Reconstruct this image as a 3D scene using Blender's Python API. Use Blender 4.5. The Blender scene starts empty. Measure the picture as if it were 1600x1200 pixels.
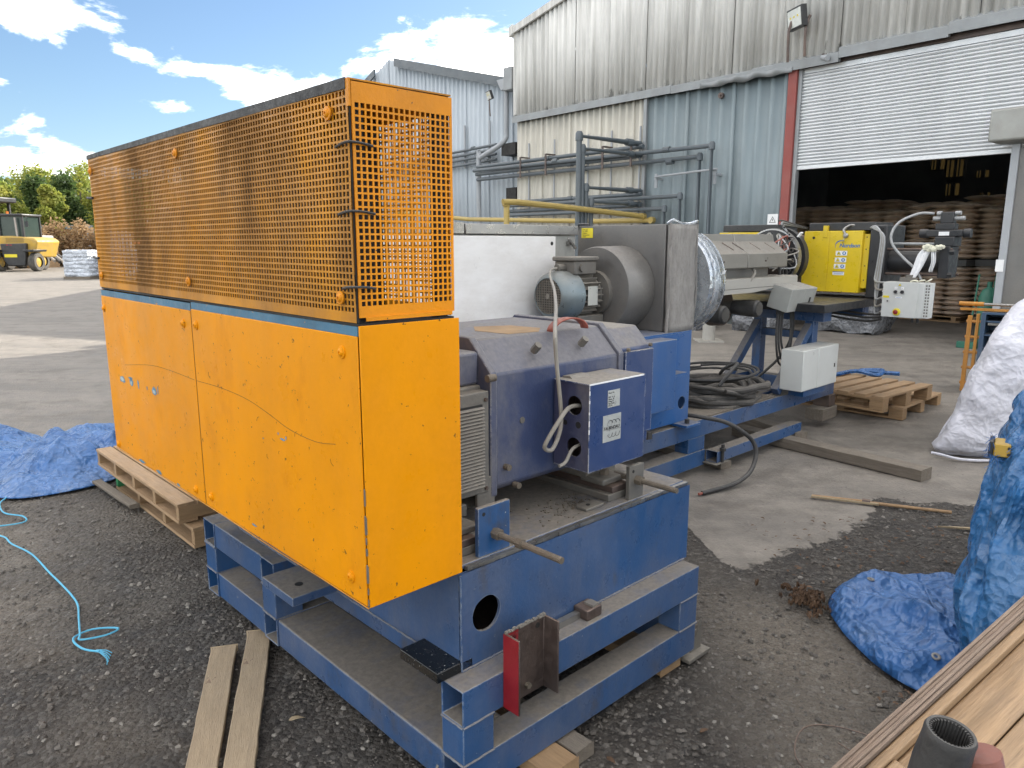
import bpy, bmesh, math, random
import numpy as np
from mathutils import Vector, Matrix, noise as mn

random.seed(7); np.random.seed(7)
R = math.radians
scene = bpy.context.scene
COL = scene.collection

# ------------------------------------------------------------------ camera
cam_data = bpy.data.cameras.new('camera')
cam = bpy.data.objects.new('camera', cam_data); COL.objects.link(cam)
cam_data.sensor_width = 36.0
cam_data.lens = 36.0 * 1150.0 / 1600.0
cam_data.clip_start = 0.05; cam_data.clip_end = 3000
cam.location = (0, 0, 1.55)
cam.rotation_euler = (R(90) - math.atan(220 / 1150.0), 0, 0)
scene.camera = cam
cam_data.dof.use_dof = False

# ------------------------------------------------------------------ light
SUN_AZ, SUN_EL = 37.0, 29.0          # azimuth to the right of +Y
world = bpy.data.worlds.new("World"); scene.world = world; world.use_nodes = True
wn = world.node_tree.nodes; wl = world.node_tree.links; wn.clear()
def wnode(t, **k):
    n = wn.new(t)
    for a, b in k.items(): setattr(n, a, b)
    return n
SKY_STRENGTH = 0.15
sky = wnode('ShaderNodeTexSky', sky_type='NISHITA', sun_disc=False, sun_elevation=R(SUN_EL), sun_rotation=R(SUN_AZ),
            air_density=1.0, dust_density=0.6, ozone_density=2.5, altitude=100)
wtc = wnode('ShaderNodeTexCoord'); sep = wnode('ShaderNodeSeparateXYZ')
wl.new(wtc.outputs['Generated'], sep.inputs[0])
def wm(op, a, b=None, c=None, clamp=False):
    n = wnode('ShaderNodeMath', operation=op); n.use_clamp = clamp
    for i, v in enumerate((a, b, c)):
        if v is None: continue
        if isinstance(v, (int, float)): n.inputs[i].default_value = v
        else: wl.new(v, n.inputs[i])
    return n.outputs[0]
az = wm('ARCTAN2', sep.outputs[0], sep.outputs[1]); el = wm('ARCSINE', sep.outputs[2])
# wispy cumulus: fractal noise in direction space, set clouds in a thinned view; cover beyond it added to light the shade
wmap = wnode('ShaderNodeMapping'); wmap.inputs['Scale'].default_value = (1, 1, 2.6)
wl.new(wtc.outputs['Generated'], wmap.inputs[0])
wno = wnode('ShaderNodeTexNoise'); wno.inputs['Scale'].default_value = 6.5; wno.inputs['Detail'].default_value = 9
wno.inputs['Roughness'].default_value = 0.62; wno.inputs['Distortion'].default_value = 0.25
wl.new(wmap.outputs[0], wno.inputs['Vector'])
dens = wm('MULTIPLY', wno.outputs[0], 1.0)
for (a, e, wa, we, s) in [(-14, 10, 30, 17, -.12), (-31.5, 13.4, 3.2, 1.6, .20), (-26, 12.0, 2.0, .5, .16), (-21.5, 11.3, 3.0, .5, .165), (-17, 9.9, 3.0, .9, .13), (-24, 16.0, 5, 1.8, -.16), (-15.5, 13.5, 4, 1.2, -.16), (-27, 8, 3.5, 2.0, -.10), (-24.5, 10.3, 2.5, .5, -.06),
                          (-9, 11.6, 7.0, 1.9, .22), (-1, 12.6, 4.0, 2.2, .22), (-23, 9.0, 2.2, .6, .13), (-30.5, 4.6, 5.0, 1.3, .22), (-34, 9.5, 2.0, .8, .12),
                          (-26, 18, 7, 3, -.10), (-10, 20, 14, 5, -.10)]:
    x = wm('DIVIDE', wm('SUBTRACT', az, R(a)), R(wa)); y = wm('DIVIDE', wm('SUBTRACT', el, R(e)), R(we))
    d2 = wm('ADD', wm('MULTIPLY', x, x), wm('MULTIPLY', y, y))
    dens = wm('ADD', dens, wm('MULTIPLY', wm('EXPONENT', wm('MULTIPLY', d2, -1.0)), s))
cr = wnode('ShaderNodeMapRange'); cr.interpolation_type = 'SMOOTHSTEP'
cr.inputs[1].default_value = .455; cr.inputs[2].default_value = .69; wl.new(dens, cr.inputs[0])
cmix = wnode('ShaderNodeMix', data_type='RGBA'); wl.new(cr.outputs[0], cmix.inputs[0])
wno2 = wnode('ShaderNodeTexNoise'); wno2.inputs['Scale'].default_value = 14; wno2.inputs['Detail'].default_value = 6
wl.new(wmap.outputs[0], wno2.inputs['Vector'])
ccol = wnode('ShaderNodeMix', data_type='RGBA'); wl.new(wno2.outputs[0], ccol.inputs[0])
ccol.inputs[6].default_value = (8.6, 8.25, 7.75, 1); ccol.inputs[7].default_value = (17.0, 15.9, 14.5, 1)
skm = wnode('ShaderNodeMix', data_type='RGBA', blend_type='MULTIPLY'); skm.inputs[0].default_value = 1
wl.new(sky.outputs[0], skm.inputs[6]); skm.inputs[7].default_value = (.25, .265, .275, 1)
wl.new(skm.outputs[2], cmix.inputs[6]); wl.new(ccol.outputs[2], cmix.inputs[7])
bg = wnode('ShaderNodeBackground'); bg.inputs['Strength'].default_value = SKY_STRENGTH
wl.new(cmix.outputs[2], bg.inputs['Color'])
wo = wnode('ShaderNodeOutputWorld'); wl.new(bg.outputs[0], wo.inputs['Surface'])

sun_data = bpy.data.lights.new('sun', 'SUN'); sun = bpy.data.objects.new('sun', sun_data); COL.objects.link(sun)
sun_data.energy = 2.2; sun_data.angle = R(0.5); sun_data.color = (1.0, .93, .82)
sd = Vector((math.sin(R(SUN_AZ)) * math.cos(R(SUN_EL)), math.cos(R(SUN_AZ)) * math.cos(R(SUN_EL)), math.sin(R(SUN_EL))))
sun.rotation_euler = sd.to_track_quat('Z', 'Y').to_euler(); sun.location = (0, 0, 30)

vs_ = scene.view_settings
vs_.view_transform = 'Standard'; vs_.look = 'None'; vs_.exposure = 2.05; vs_.gamma = 1; vs_.use_curve_mapping = False
scene.render.engine = 'CYCLES'
scene.cycles.max_bounces = 6; scene.cycles.diffuse_bounces = 4

# ------------------------------------------------------------------ frames
A0 = 43.6
FR = {'M': ((-.138, 1.85), A0),            # machine: x = extruder axis, y = towards far left, z up
      'W': ((5.0, 13.5), math.degrees(math.atan2(-.761, .649))),   # warehouse front: x along wall, y inward
      'G': ((0., 0.), 0.)}
def fw(frame, p):
    (ox, oy), a = FR[frame]; a = R(a); c, s = math.cos(a), math.sin(a)
    return Vector((ox + p[0]*c - p[1]*s, oy + p[0]*s + p[1]*c, p[2]))
ORG = {}

def tag(o, label=None, cat=None, group=None, kind=None):
    if label: o['label'] = label
    if cat: o['category'] = cat
    if group: o['group'] = group
    if kind: o['kind'] = kind
    return o
def thing(name, label, cat, frame='M', org=(0, 0, 0), group=None, rz=0):
    o = bpy.data.objects.new(name, None); o.empty_display_size = .1; COL.objects.link(o)
    o.location = fw(frame, org); o.rotation_euler = (0, 0, R(FR[frame][1]) + rz)
    ORG[o.name] = Vector(org) if rz == 0 else Vector((0, 0, 0))
    return tag(o, label, cat, group)
def copy_thing(root, loc=None, rz=None, label=None):
    r = root.copy(); COL.objects.link(r)
    if loc is not None: r.location = loc
    if rz is not None: r.rotation_euler = (0, 0, rz)
    if label: r['label'] = label
    for ch in [c for c in bpy.data.objects if c.parent == root]:
        c2 = ch.copy(); COL.objects.link(c2); c2.parent = r
        for g in [g for g in bpy.data.objects if g.parent == ch]:
            g2 = g.copy(); COL.objects.link(g2); g2.parent = c2
    return r

class MB:
    def __init__(s): s.v = []; s.f = []
    def add(s, vs, fs):
        b = len(s.v); s.v += [tuple(v) for v in vs]; s.f += [tuple(i + b for i in f) for f in fs]; return s
    def box(s, x0, y0, z0, x1, y1, z1):
        if x1 < x0: x0, x1 = x1, x0
        if y1 < y0: y0, y1 = y1, y0
        if z1 < z0: z0, z1 = z1, z0
        return s.add([(x0,y0,z0),(x1,y0,z0),(x1,y1,z0),(x0,y1,z0),(x0,y0,z1),(x1,y0,z1),(x1,y1,z1),(x0,y1,z1)],
              [(0,3,2,1),(4,5,6,7),(0,1,5,4),(1,2,6,5),(2,3,7,6),(3,0,4,7)])
    def obox(s, o, ex, ey, ez, L):      # origin corner, unit axes, lengths
        o, ex, ey, ez = map(Vector, (o, ex, ey, ez)); ex = ex*L[0]; ey = ey*L[1]; ez = ez*L[2]
        P = [o, o+ex, o+ex+ey, o+ey, o+ez, o+ex+ez, o+ex+ey+ez, o+ey+ez]
        fl = ex.cross(ey).dot(ez) < 0
        F = [(0,3,2,1),(4,5,6,7),(0,1,5,4),(1,2,6,5),(2,3,7,6),(3,0,4,7)]
        return s.add(P, [f[::-1] for f in F] if fl else F)
    def hollow(s, ax, a0, a1, b0, b1, c0, c1, t=.005):  # square tube along ax with open ends
        def q(a, b, c):
            return (a,b,c) if ax == 0 else ((b,a,c) if ax == 1 else (b,c,a))
        o = [(b0,c0),(b1,c0),(b1,c1),(b0,c1)]; i = [(b0+t,c0+t),(b1-t,c0+t),(b1-t,c1-t),(b0+t,c1-t)]
        vs = [q(a, *p) for a in (a0, a1) for p in o] + [q(a, *p) for a in (a0, a1) for p in i]
        fs = []
        for k in range(4):
            n = (k+1) % 4
            fs += [(k, n, 4+n, 4+k), (8+n, 8+k, 12+k, 12+n), (k, 8+k, 8+n, n), (4+k, 4+n, 12+n, 12+k)]
        return s.add(vs, fs)
    def prism(s, poly, ax, a, b):       # poly in the other two coordinates
        def q(t, p): return (t,p[0],p[1]) if ax == 0 else ((p[0],t,p[1]) if ax == 1 else (p[0],p[1],t))
        n = len(poly); vs = [q(a, p) for p in poly] + [q(b, p) for p in poly]
        return s.add(vs, [tuple(range(n))[::-1], tuple(range(n, 2*n))] + [(i, (i+1) % n, n+(i+1) % n, n+i) for i in range(n)])
    def cyl(s, p0, p1, r0, r1=None, n=16, caps=True):
        r1 = r0 if r1 is None else r1; p0, p1 = Vector(p0), Vector(p1); d = (p1-p0).normalized()
        u = d.orthogonal().normalized(); w = d.cross(u)
        vs = [p + (u*math.cos(2*math.pi*i/n) + w*math.sin(2*math.pi*i/n))*r for p, r in ((p0, r0), (p1, r1)) for i in range(n)]
        fs = [(i, (i+1) % n, n+(i+1) % n, n+i) for i in range(n)]
        if caps: fs += [tuple(range(n))[::-1], tuple(range(n, 2*n))]
        return s.add(vs, fs)
    def lathe(s, c, d, prof, n=24):     # prof: (along, radius) list
        c = Vector(c); d = Vector(d).normalized(); u = d.orthogonal().normalized(); w = d.cross(u)
        vs = []; fs = []
        for (t, r) in prof:
            for i in range(n): vs.append(c + d*t + (u*math.cos(2*math.pi*i/n) + w*math.sin(2*math.pi*i/n))*max(r, 1e-4))
        for k in range(len(prof)-1):
            for i in range(n): fs.append((k*n+i, k*n+(i+1) % n, (k+1)*n+(i+1) % n, (k+1)*n+i))
        return s.add(vs, fs)
    def tube(s, pts, r, n=8, smooth=4, caps=True):
        P = [Vector(p) for p in pts]
        if smooth and len(P) > 2:
            Q = []
            for i in range(len(P)-1):
                p0 = P[max(i-1, 0)]; p1 = P[i]; p2 = P[i+1]; p3 = P[min(i+2, len(P)-1)]
                for k in range(smooth):
                    t = k/smooth
                    Q.append(.5*((2*p1)+(p2-p0)*t+(2*p0-5*p1+4*p2-p3)*t*t+(3*p1-p0-3*p2+p3)*t**3))
            P = Q + [P[-1]]
        m = len(P); u = None; vs = []
        for i in range(m):
            d = (P[min(i+1, m-1)]-P[max(i-1, 0)]).normalized()
            u = d.orthogonal().normalized() if u is None else (u - d*u.dot(d)).normalized()
            w = d.cross(u); rr = r(i/(m-1)) if callable(r) else r
            vs += [P[i] + (u*math.cos(2*math.pi*k/n) + w*math.sin(2*math.pi*k/n))*rr for k in range(n)]
        fs = [(i*n+k, i*n+(k+1) % n, (i+1)*n+(k+1) % n, (i+1)*n+k) for i in range(m-1) for k in range(n)]
        if caps: fs += [tuple(range(n))[::-1], tuple(range((m-1)*n, m*n))]
        return s.add(vs, fs)
    def sheet(s, pts, nu, nv):          # grid of nu x nv points, row-major
        return s.add(pts, [(i*nu+j, i*nu+j+1, (i+1)*nu+j+1, (i+1)*nu+j) for i in range(nv-1) for j in range(nu-1)])
    def mesh(s, name, org=(0, 0, 0), smooth=True, ang=35):
        me = bpy.data.meshes.new(name); ox, oy, oz = org
        me.from_pydata([(a-ox, b-oy, c-oz) for a, b, c in s.v], [], s.f); me.update()
        if smooth:
            me.polygons.foreach_set('use_smooth', [True]*len(me.polygons)); me.set_sharp_from_angle(angle=R(ang))
        return me
    def part(s, name, mat, parent, bev=0, smooth=True, ang=35, solid=0, sub=0, label=None):
        org = ORG[parent.name]
        o = bpy.data.objects.new(name, s.mesh(name, org, smooth, ang)); COL.objects.link(o); o.parent = parent
        ORG[o.name] = org; o.data.materials.append(mat); finish(o, bev, solid, sub)
        if label: o['label'] = label
        return o
    def solo(s, name, mat, label, cat, frame='M', org=(0, 0, 0), bev=0, smooth=True, ang=35, solid=0, sub=0, group=None, kind=None):
        o = bpy.data.objects.new(name, s.mesh(name, org, smooth, ang)); COL.objects.link(o)
        o.location = fw(frame, org); o.rotation_euler = (0, 0, R(FR[frame][1])); ORG[o.name] = Vector(org)
        o.data.materials.append(mat); finish(o, bev, solid, sub)
        return tag(o, label, cat, group, kind)
def finish(o, bev, solid, sub):
    if sub: m = o.modifiers.new('s', 'SUBSURF'); m.levels = m.render_levels = sub
    if solid: m = o.modifiers.new('t', 'SOLIDIFY'); m.thickness = solid; m.offset = 0
    if bev:
        m = o.modifiers.new('b', 'BEVEL'); m.width = bev; m.segments = 2; m.limit_method = 'ANGLE'; m.angle_limit = R(40)
def dup_part(o, off, parent=None, rot=None):
    c = o.copy(); COL.objects.link(c); c.parent = parent or o.parent; c.location = Vector(o.location) + Vector(off)
    if rot: c.rotation_euler = rot
    return c
def text_part(txt, size, o, ex, ey, mat, parent, name='lettering', shear=0, ext=.0006, align='LEFT', bold=0):
    cu = bpy.data.curves.new('t', 'FONT'); cu.body = txt; cu.size = size; cu.shear = shear; cu.extrude = ext; cu.align_x = align; cu.offset = bold
    ob = bpy.data.objects.new('t', cu); COL.objects.link(ob)
    bpy.context.view_layer.update()
    me = bpy.data.meshes.new_from_object(ob); bpy.data.objects.remove(ob)
    ex, ey, o = Vector(ex), Vector(ey), Vector(o); ez = ex.cross(ey); b = MB()
    b.add([o + ex*v.co.x + ey*v.co.y + ez*v.co.z for v in me.vertices], [tuple(p.vertices) for p in me.polygons])
    return b.part(name, mat, parent, smooth=False)

# ------------------------------------------------------------------ materials
def mat(name, col, rough=.5, metal=0, var=.12, vs=3, dust=None, dtop=0, dside=0, chip=None, chipamt=0, chips=30, bump=.05, bs=90,
        edge=None, edgew=.004, streak=1.0, alpha=1, trans=0, stretch=None, var2=None, spec=.5, coord='Object', rvar=.15, dsc=2.6, grime=None, gamt=.5, stainz=None, crump=0, cstr=.6):
    m = bpy.data.materials.new(name); m.use_nodes = True; t = m.node_tree; N = t.nodes; L = t.links
    b = N['Principled BSDF']
    def nd(k, **kw):
        n = N.new(k)
        for a, c in kw.items(): setattr(n, a, c)
        return n
    def ma(op, a, c=None, clamp=False):
        n = nd('ShaderNodeMath', operation=op); n.use_clamp = clamp
        for i, v in enumerate((a, c)):
            if v is None: continue
            if isinstance(v, (int, float)): n.inputs[i].default_value = v
            else: L.new(v, n.inputs[i])
        return n.outputs[0]
    def mr(v, a, c, lo=0, hi=1):
        n = nd('ShaderNodeMapRange'); n.inputs[1].default_value = a; n.inputs[2].default_value = c
        n.inputs[3].default_value = lo; n.inputs[4].default_value = hi; L.new(v, n.inputs[0]); return n.outputs[0]
    def mix(f, a, c, bt='MIX'):
        n = nd('ShaderNodeMix', data_type='RGBA', blend_type=bt)
        for i, v in ((0, f), (6, a), (7, c)):
            if isinstance(v, (int, float)): n.inputs[i].default_value = v
            elif isinstance(v, tuple): n.inputs[i].default_value = v[:3] + (1,)
            else: L.new(v, n.inputs[i])
        return n.outputs[2]
    tc = nd('ShaderNodeTexCoord'); P = tc.outputs[coord]
    def noise(scale, det=5, rg=.6, vec=None, dist=0):
        n = nd('ShaderNodeTexNoise'); n.inputs['Scale'].default_value = scale; n.inputs['Detail'].default_value = det
        n.inputs['Roughness'].default_value = rg; n.inputs['Distortion'].default_value = dist; L.new(vec or P, n.inputs['Vector']); return n.outputs[0]
    def mapped(sc, loc=(0, 0, 0)):
        n = nd('ShaderNodeMapping'); n.inputs['Scale'].default_value = sc; n.inputs['Location'].default_value = loc; L.new(P, n.inputs[0]); return n.outputs[0]
    vec = mapped(stretch) if stretch else None
    A = noise(vs, 7, .62, vec, .3 if stretch else 0)
    c2 = var2 or tuple(min(1, x*(1+var)) for x in col); c1 = tuple(x*(1-var) for x in col) if not var2 else col
    out = mix(mr(A, .3, .7), c1, c2)
    if stretch:
        g2 = noise(vs*3.7, 4, .7, vec); out = mix(mr(g2, .52, .72, 0, .45), out, tuple(x*.55 for x in c1))
    rgh = mr(noise(vs*4, 4), .3, .7, max(rough-rvar, .03), min(rough+rvar, 1))
    hgt = noise(bs, 4, .6, vec if stretch else None)
    if grime:
        gm = ma('MULTIPLY', mr(noise(4.2, 8, .72, mapped((1, 1, .55), (7, 2, 5))), .56, .70), gamt); out = mix(gm, out, grime)
    if stainz is not None:
        sz = nd('ShaderNodeSeparateXYZ'); L.new(P, sz.inputs[0]); fz = ma('ADD', mr(sz.outputs[2], stainz+.42, stainz+.02), ma('MULTIPLY', ma('SUBTRACT', noise(7, 6, .7, mapped((1, 1, .4))), .55), 3.2))
        out = mix(ma('MULTIPLY', mr(fz, .75, 1.1), .75), out, (.10, .10, .09))
    if chip:
        ch = mr(noise(chips, 4, .7), .70-chipamt, .715-chipamt); out = mix(ch, out, chip); hgt = ma('SUBTRACT', hgt, ma('MULTIPLY', ch, .5))
    if edge:
        bv = nd('ShaderNodeBevel'); bv.samples = 3; bv.inputs['Radius'].default_value = edgew
        ge = nd('ShaderNodeNewGeometry'); dp = nd('ShaderNodeVectorMath', operation='DOT_PRODUCT'); L.new(bv.outputs[0], dp.inputs[0]); L.new(ge.outputs['True Normal'], dp.inputs[1])
        em = ma('MULTIPLY', mr(dp.outputs['Value'], .97, .90), mr(noise(26, 4, .75), .44, .52)); out = mix(ma('MINIMUM', em, 1.0), out, edge)
    if dust:
        ge = nd('ShaderNodeNewGeometry'); sx = nd('ShaderNodeSeparateXYZ'); L.new(ge.outputs['Normal'], sx.inputs[0])
        up = mr(sx.outputs[2], .25, .85); df = None
        if dtop: df = ma('MULTIPLY', ma('MULTIPLY', up, mr(noise(5, 6, .7), .25, .5, .55, 1)), dtop)
        if dside:
            sd_ = ma('MULTIPLY', mr(noise(dsc, 8, .65, mapped((1, 1, streak), (3, 1, 2))), .38, .68), dside)
            df = ma('MAXIMUM', df, sd_) if df is not None else sd_
        out = mix(df, out, mix(mr(noise(60, 3), .3, .7), tuple(x*.8 for x in dust), tuple(x*1.15 for x in dust)))
        rgh = ma('MAXIMUM', rgh, ma('MULTIPLY', df, .9))
    L.new(out, b.inputs['Base Color']); L.new(rgh, b.inputs['Roughness'])
    b.inputs['Metallic'].default_value = metal; b.inputs['Specular IOR Level'].default_value = spec
    if trans: b.inputs['Transmission Weight'].default_value = trans
    if alpha < 1: b.inputs['Alpha'].default_value = alpha
    if bump:
        bp = nd('ShaderNodeBump'); bp.inputs['Strength'].default_value = bump; bp.inputs['Distance'].default_value = .01
        L.new(hgt, bp.inputs['Height']); nrm = bp.outputs[0]
        if crump:
            dn = nd('ShaderNodeTexNoise'); dn.inputs['Scale'].default_value = crump*.6; dn.inputs['Detail'].default_value = 3; L.new(P, dn.inputs['Vector'])
            va = nd('ShaderNodeVectorMath', operation='SCALE'); L.new(dn.outputs['Color'], va.inputs[0]); va.inputs['Scale'].default_value = .9/crump
            vb = nd('ShaderNodeVectorMath', operation='ADD'); L.new(P, vb.inputs[0]); L.new(va.outputs[0], vb.inputs[1]); hs = None
            for k, wt in ((1, 1), (2.3, .5), (5.1, .24)):
                vn = nd('ShaderNodeTexVoronoi'); vn.inputs['Scale'].default_value = crump*k; L.new(vb.outputs[0], vn.inputs['Vector'])
                h_ = ma('MULTIPLY', vn.outputs['Distance'], wt); hs = h_ if hs is None else ma('ADD', hs, h_)
            b2 = nd('ShaderNodeBump'); b2.inputs['Strength'].default_value = cstr; b2.inputs['Distance'].default_value = .35/crump
            L.new(hs, b2.inputs['Height']); L.new(nrm, b2.inputs['Normal']); nrm = b2.outputs[0]
        L.new(nrm, b.inputs['Normal'])
    return m
DU = (.23, .21, .175)
m_yel = mat('orange_yellow_paint', (.80, .30, .0008), .38, spec=.14, grime=(.42, .12, .004), gamt=.35, var=.06, vs=2.2, dust=(.50, .20, .02), dtop=.15, dside=.35, streak=.5, chip=(.05, .035, .02), chipamt=.035, chips=40, bump=.05, bs=120, edge=None)
m_mesh = mat('orange_mesh_paint', (.64, .265, .008), .45, spec=.25, var=.12, vs=1.6, dust=(.15, .08, .032), dside=.85, streak=.5, chip=(.06, .04, .03), chipamt=.02, chips=60, bump=.1)
m_meshend = mat('bright_orange_mesh_paint', (.76, .275, .003), .42, spec=.25, var=.1, vs=2, dust=(.22, .11, .03), dside=.40, streak=.5, chip=(.05, .035, .03), chipamt=.03, chips=45, bump=.1)
m_blue = mat('dark_blue_paint', (.014, .072, .20), .36, var=.16, vs=2.5, grime=(.05, .042, .034), gamt=.75, dust=(.21, .185, .15), dtop=.95, dside=.36, streak=.35, chip=(.42, .42, .40), chipamt=-.005, chips=55, bump=.10, edge=(.28, .32, .36), edgew=.004)
m_blackwet = mat('black_wet_plate', (.008, .010, .012), .22, var=.3, vs=6, chip=(.45, .45, .43), chipamt=.045, chips=120, bump=.05)
m_bluebright = mat('mid_blue_paint', (.008, .085, .27), .38, var=.1, vs=2, dust=DU, dtop=.7, dside=.22, streak=.3, bump=.08, edge=(.3, .36, .4))
m_violet = mat('violet_blue_paint', (.038, .055, .125), .42, var=.18, vs=3, dust=(.185, .175, .165), dtop=.92, dside=.9, streak=.6, bump=.10, edge=(.45, .44, .42))
m_gland = mat('dusty_gland_plate', (.045, .05, .10), .55, var=.18, vs=3, dust=(.19, .18, .165), dtop=.9, dside=1.0, streak=.6, bump=.1)
m_violet2 = mat('clean_violet_blue_paint', (.024, .050, .145), .36, var=.10, vs=3, dust=DU, dtop=.96, dside=.22, streak=.4, bump=.06, edge=(.62, .62, .6), edgew=.005)
m_bluestrip = mat('exposed_blue_strip', (.055, .16, .25), .5, var=.25, vs=12, chip=(.5, .25, .03), chipamt=.05, bump=.1)
m_dustgrey = mat('dusty_grey_metal', (.13, .125, .115), .6, .25, var=.2, vs=6, dust=DU, dtop=.85, dside=.6, bump=.15)
m_louvre = mat('dusty_louvre_metal', (.20, .185, .16), .65, .1, var=.12, vs=20, bump=.1)
m_galv = mat('grey_cabinet_metal', (.17, .168, .162), .45, .45, var=.2, vs=2.5, dust=(.20, .185, .165), dtop=.8, dside=.6, streak=.7, bump=.08)
m_steel = mat('stainless_steel', (.36, .355, .34), .34, .8, var=.15, vs=4, dust=(.22, .20, .175), dtop=.5, dside=.35, bump=.05)
m_alu = mat('blower_cowl_metal', (.17, .215, .235), .38, .35, var=.15, vs=7, dust=DU, dtop=.6, dside=.45, bump=.06)
m_black = mat('black_painted_steel', (.014, .016, .019), .42, .0, var=.25, vs=5, dust=(.13, .12, .11), dtop=.45, dside=.25, bump=.08)
m_rubber = mat('black_rubber', (.022, .022, .023), .6, var=.2, vs=9, dust=(.2, .19, .17), dtop=.35, dside=.25, bump=.2)
m_hose = mat('dusty_hose', (.05, .048, .045), .75, var=.25, vs=9, dust=(.17, .155, .135), dtop=.75, dside=.5, bump=.35, bs=60)
m_darkin = mat('dark_interior', (.015, .014, .013), .7)  # near-black paints shade into holes, openings and insides; also colours the scratches
m_white = mat('white_cabinet_paint', (.80, .80, .79), .40, var=.04, vs=1.5, dust=(.42, .38, .33), dtop=.6, dside=.35, streak=2.5, bump=.04)
m_encl = mat('pale_enclosure_paint', (.56, .58, .56), .42, var=.05, vs=4, dust=(.40, .38, .34), dtop=.5, dside=.2, bump=.04)
m_encl2 = mat('dusty_enclosure_paint', (.34, .35, .33), .5, var=.08, vs=5, dust=(.25, .235, .21), dtop=.7, dside=.5, bump=.06)
m_beige = mat('beige_tray_paint', (.36, .35, .32), .5, var=.07, vs=3, dust=(.27, .25, .21), dtop=.7, dside=.3, bump=.05)
m_red = mat('red_channel_paint', (.24, .010, .014), .42, var=.15, vs=6, grime=(.06, .03, .025), gamt=.6, chip=(.09, .05, .035), chipamt=.03, chips=25, bump=.06)
m_redworn = mat('worn_red_paint', (.20, .014, .018), .5, var=.2, vs=9, grime=(.08, .05, .04), gamt=.9, chip=(.09, .06, .05), chipamt=.09, chips=22)
m_rust = mat('bare_dark_steel', (.10, .08, .075), .5, .6, var=.3, vs=8, dust=(.28, .20, .15), dtop=.6, dside=.35, bump=.15)
m_bolt = mat('zinc_steel', (.3, .27, .22), .42, .75, var=.2, vs=30, bump=.1)
m_rustpatch = mat('tan_dust_patch', (.26, .17, .085), .8, var=.3, vs=12)
m_rod = mat('dusty_threaded_rod', (.16, .135, .105), .6, .35, var=.2, vs=30, bump=.5, bs=300)
m_silv = mat('label_silver', (.48, .49, .46), .38, .3, var=.06, vs=10)
m_ink = mat('black_ink', (.02, .02, .022), .5)
m_lay = mat('label_yellow', (.72, .60, .03), .5, var=.06)
m_lblue = mat('label_blue', (.03, .16, .42), .5)
m_lgrey = mat('label_grey', (.5, .5, .48), .5)
m_lwhite = mat('label_white', (.78, .79, .79), .45, var=.03)
m_nyel = mat('machine_yellow_paint', (.72, .52, .012), .36, var=.07, vs=4, dust=(.30, .24, .08), dtop=.35, dside=.35, chip=(.10, .09, .03), chipamt=.03, chips=35, bump=.04)
m_foil = mat('silver_foil', (.50, .54, .58), .27, .75, var=.12, vs=6, bump=.3, bs=14, crump=5, cstr=.16)
m_cov = mat('heater_cover_metal', (.27, .26, .235), .42, .5, var=.1, vs=5, dust=(.25, .23, .20), dtop=.7, dside=.35, bump=.05)
m_wool = mat('grey_insulation_blanket', (.33, .315, .295), .95, var=.18, vs=9, bump=.9, bs=150, stretch=(3, 3, 1.2))
m_strap = mat('faded_red_strap', (.30, .085, .06), .7, var=.2, vs=15, dust=DU, dtop=.3, bump=.1)
m_cord = mat('grey_cable_sheath', (.25, .235, .205), .6, var=.12, vs=20, bump=.05)
m_cond = mat('braided_conduit', (.36, .37, .37), .42, .4, var=.15, vs=40, bump=.4, bs=300)
m_wood = mat('pallet_wood', (.33, .215, .115), .75, var=.18, vs=4, stretch=(1, 14, 14), bump=.25, bs=18)
m_woody = mat('pallet_wood_crosswise', (.36, .24, .135), .75, var=.18, vs=4, stretch=(14, 1, 14), bump=.25, bs=18)
m_woodgrey = mat('weathered_timber', (.17, .145, .115), .85, var=.25, vs=4, stretch=(1, 16, 16), bump=.4, bs=20, dust=(.22, .195, .16), dtop=.4)
m_plank = mat('pale_rough_plank', (.34, .27, .17), .8, var=.16, vs=5, stretch=(14, 1.2, 14), bump=.3, bs=25, chip=(.22, .13, .08), chipamt=.02, chips=9)
m_endgrain = mat('near_timber', (.34, .225, .125), .55, var=.30, vs=3.2, stretch=(1, 16, 10), bump=.35, bs=14)
m_ridge = mat('weathered_ridged_timber', (.27, .20, .15), .8, var=.4, vs=4, stretch=(.6, 26, 26), bump=.8, bs=18)
m_green = mat('green_paint_on_wood', (.03, .22, .08), .7)
m_tarp = mat('blue_tarpaulin', (.018, .12, .31), .30, var=.25, vs=5, dust=(.15, .22, .28), dtop=.2, dside=.35, bump=.15, bs=90, crump=7, cstr=.75, streak=.7)
m_tarp2 = mat('faded_blue_tarpaulin', (.022, .115, .34), .34, var=.22, vs=4, grime=(.14, .15, .15), gamt=.5, dust=(.16, .24, .36), dtop=.3, dside=.2, bump=.15, bs=90, crump=6.5, cstr=.8)
m_bag = mat('white_woven_sack', (.68, .69, .76), .55, var=.06, vs=4, dust=(.36, .34, .32), dside=.3, streak=.6, bump=.15, bs=60, crump=6, cstr=.45)
m_rag = mat('white_plastic_wrap', (.72, .73, .74), .35, var=.08, bump=.4, bs=40)
m_ragy = mat('cream_knotted_rag', (.66, .65, .52), .7, var=.1, bump=.4, bs=80)
m_clad1 = mat('weathered_fibre_cement', (.72, .72, .69), .85, var=.06, vs=1.4, dust=(.24, .24, .22), dside=.60, streak=.045, dsc=6, bump=.12, bs=50, stainz=4.60)
m_clad2 = mat('cream_ribbed_cladding', (.55, .53, .46), .75, var=.08, vs=1.5, dust=(.26, .25, .22), dside=.45, streak=.06, dsc=6, bump=.05)
m_clad3 = mat('grey_green_cladding', (.20, .25, .27), .55, var=.06, vs=1.2, dust=(.22, .24, .24), dside=.35, streak=.12, bump=.04)
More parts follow.
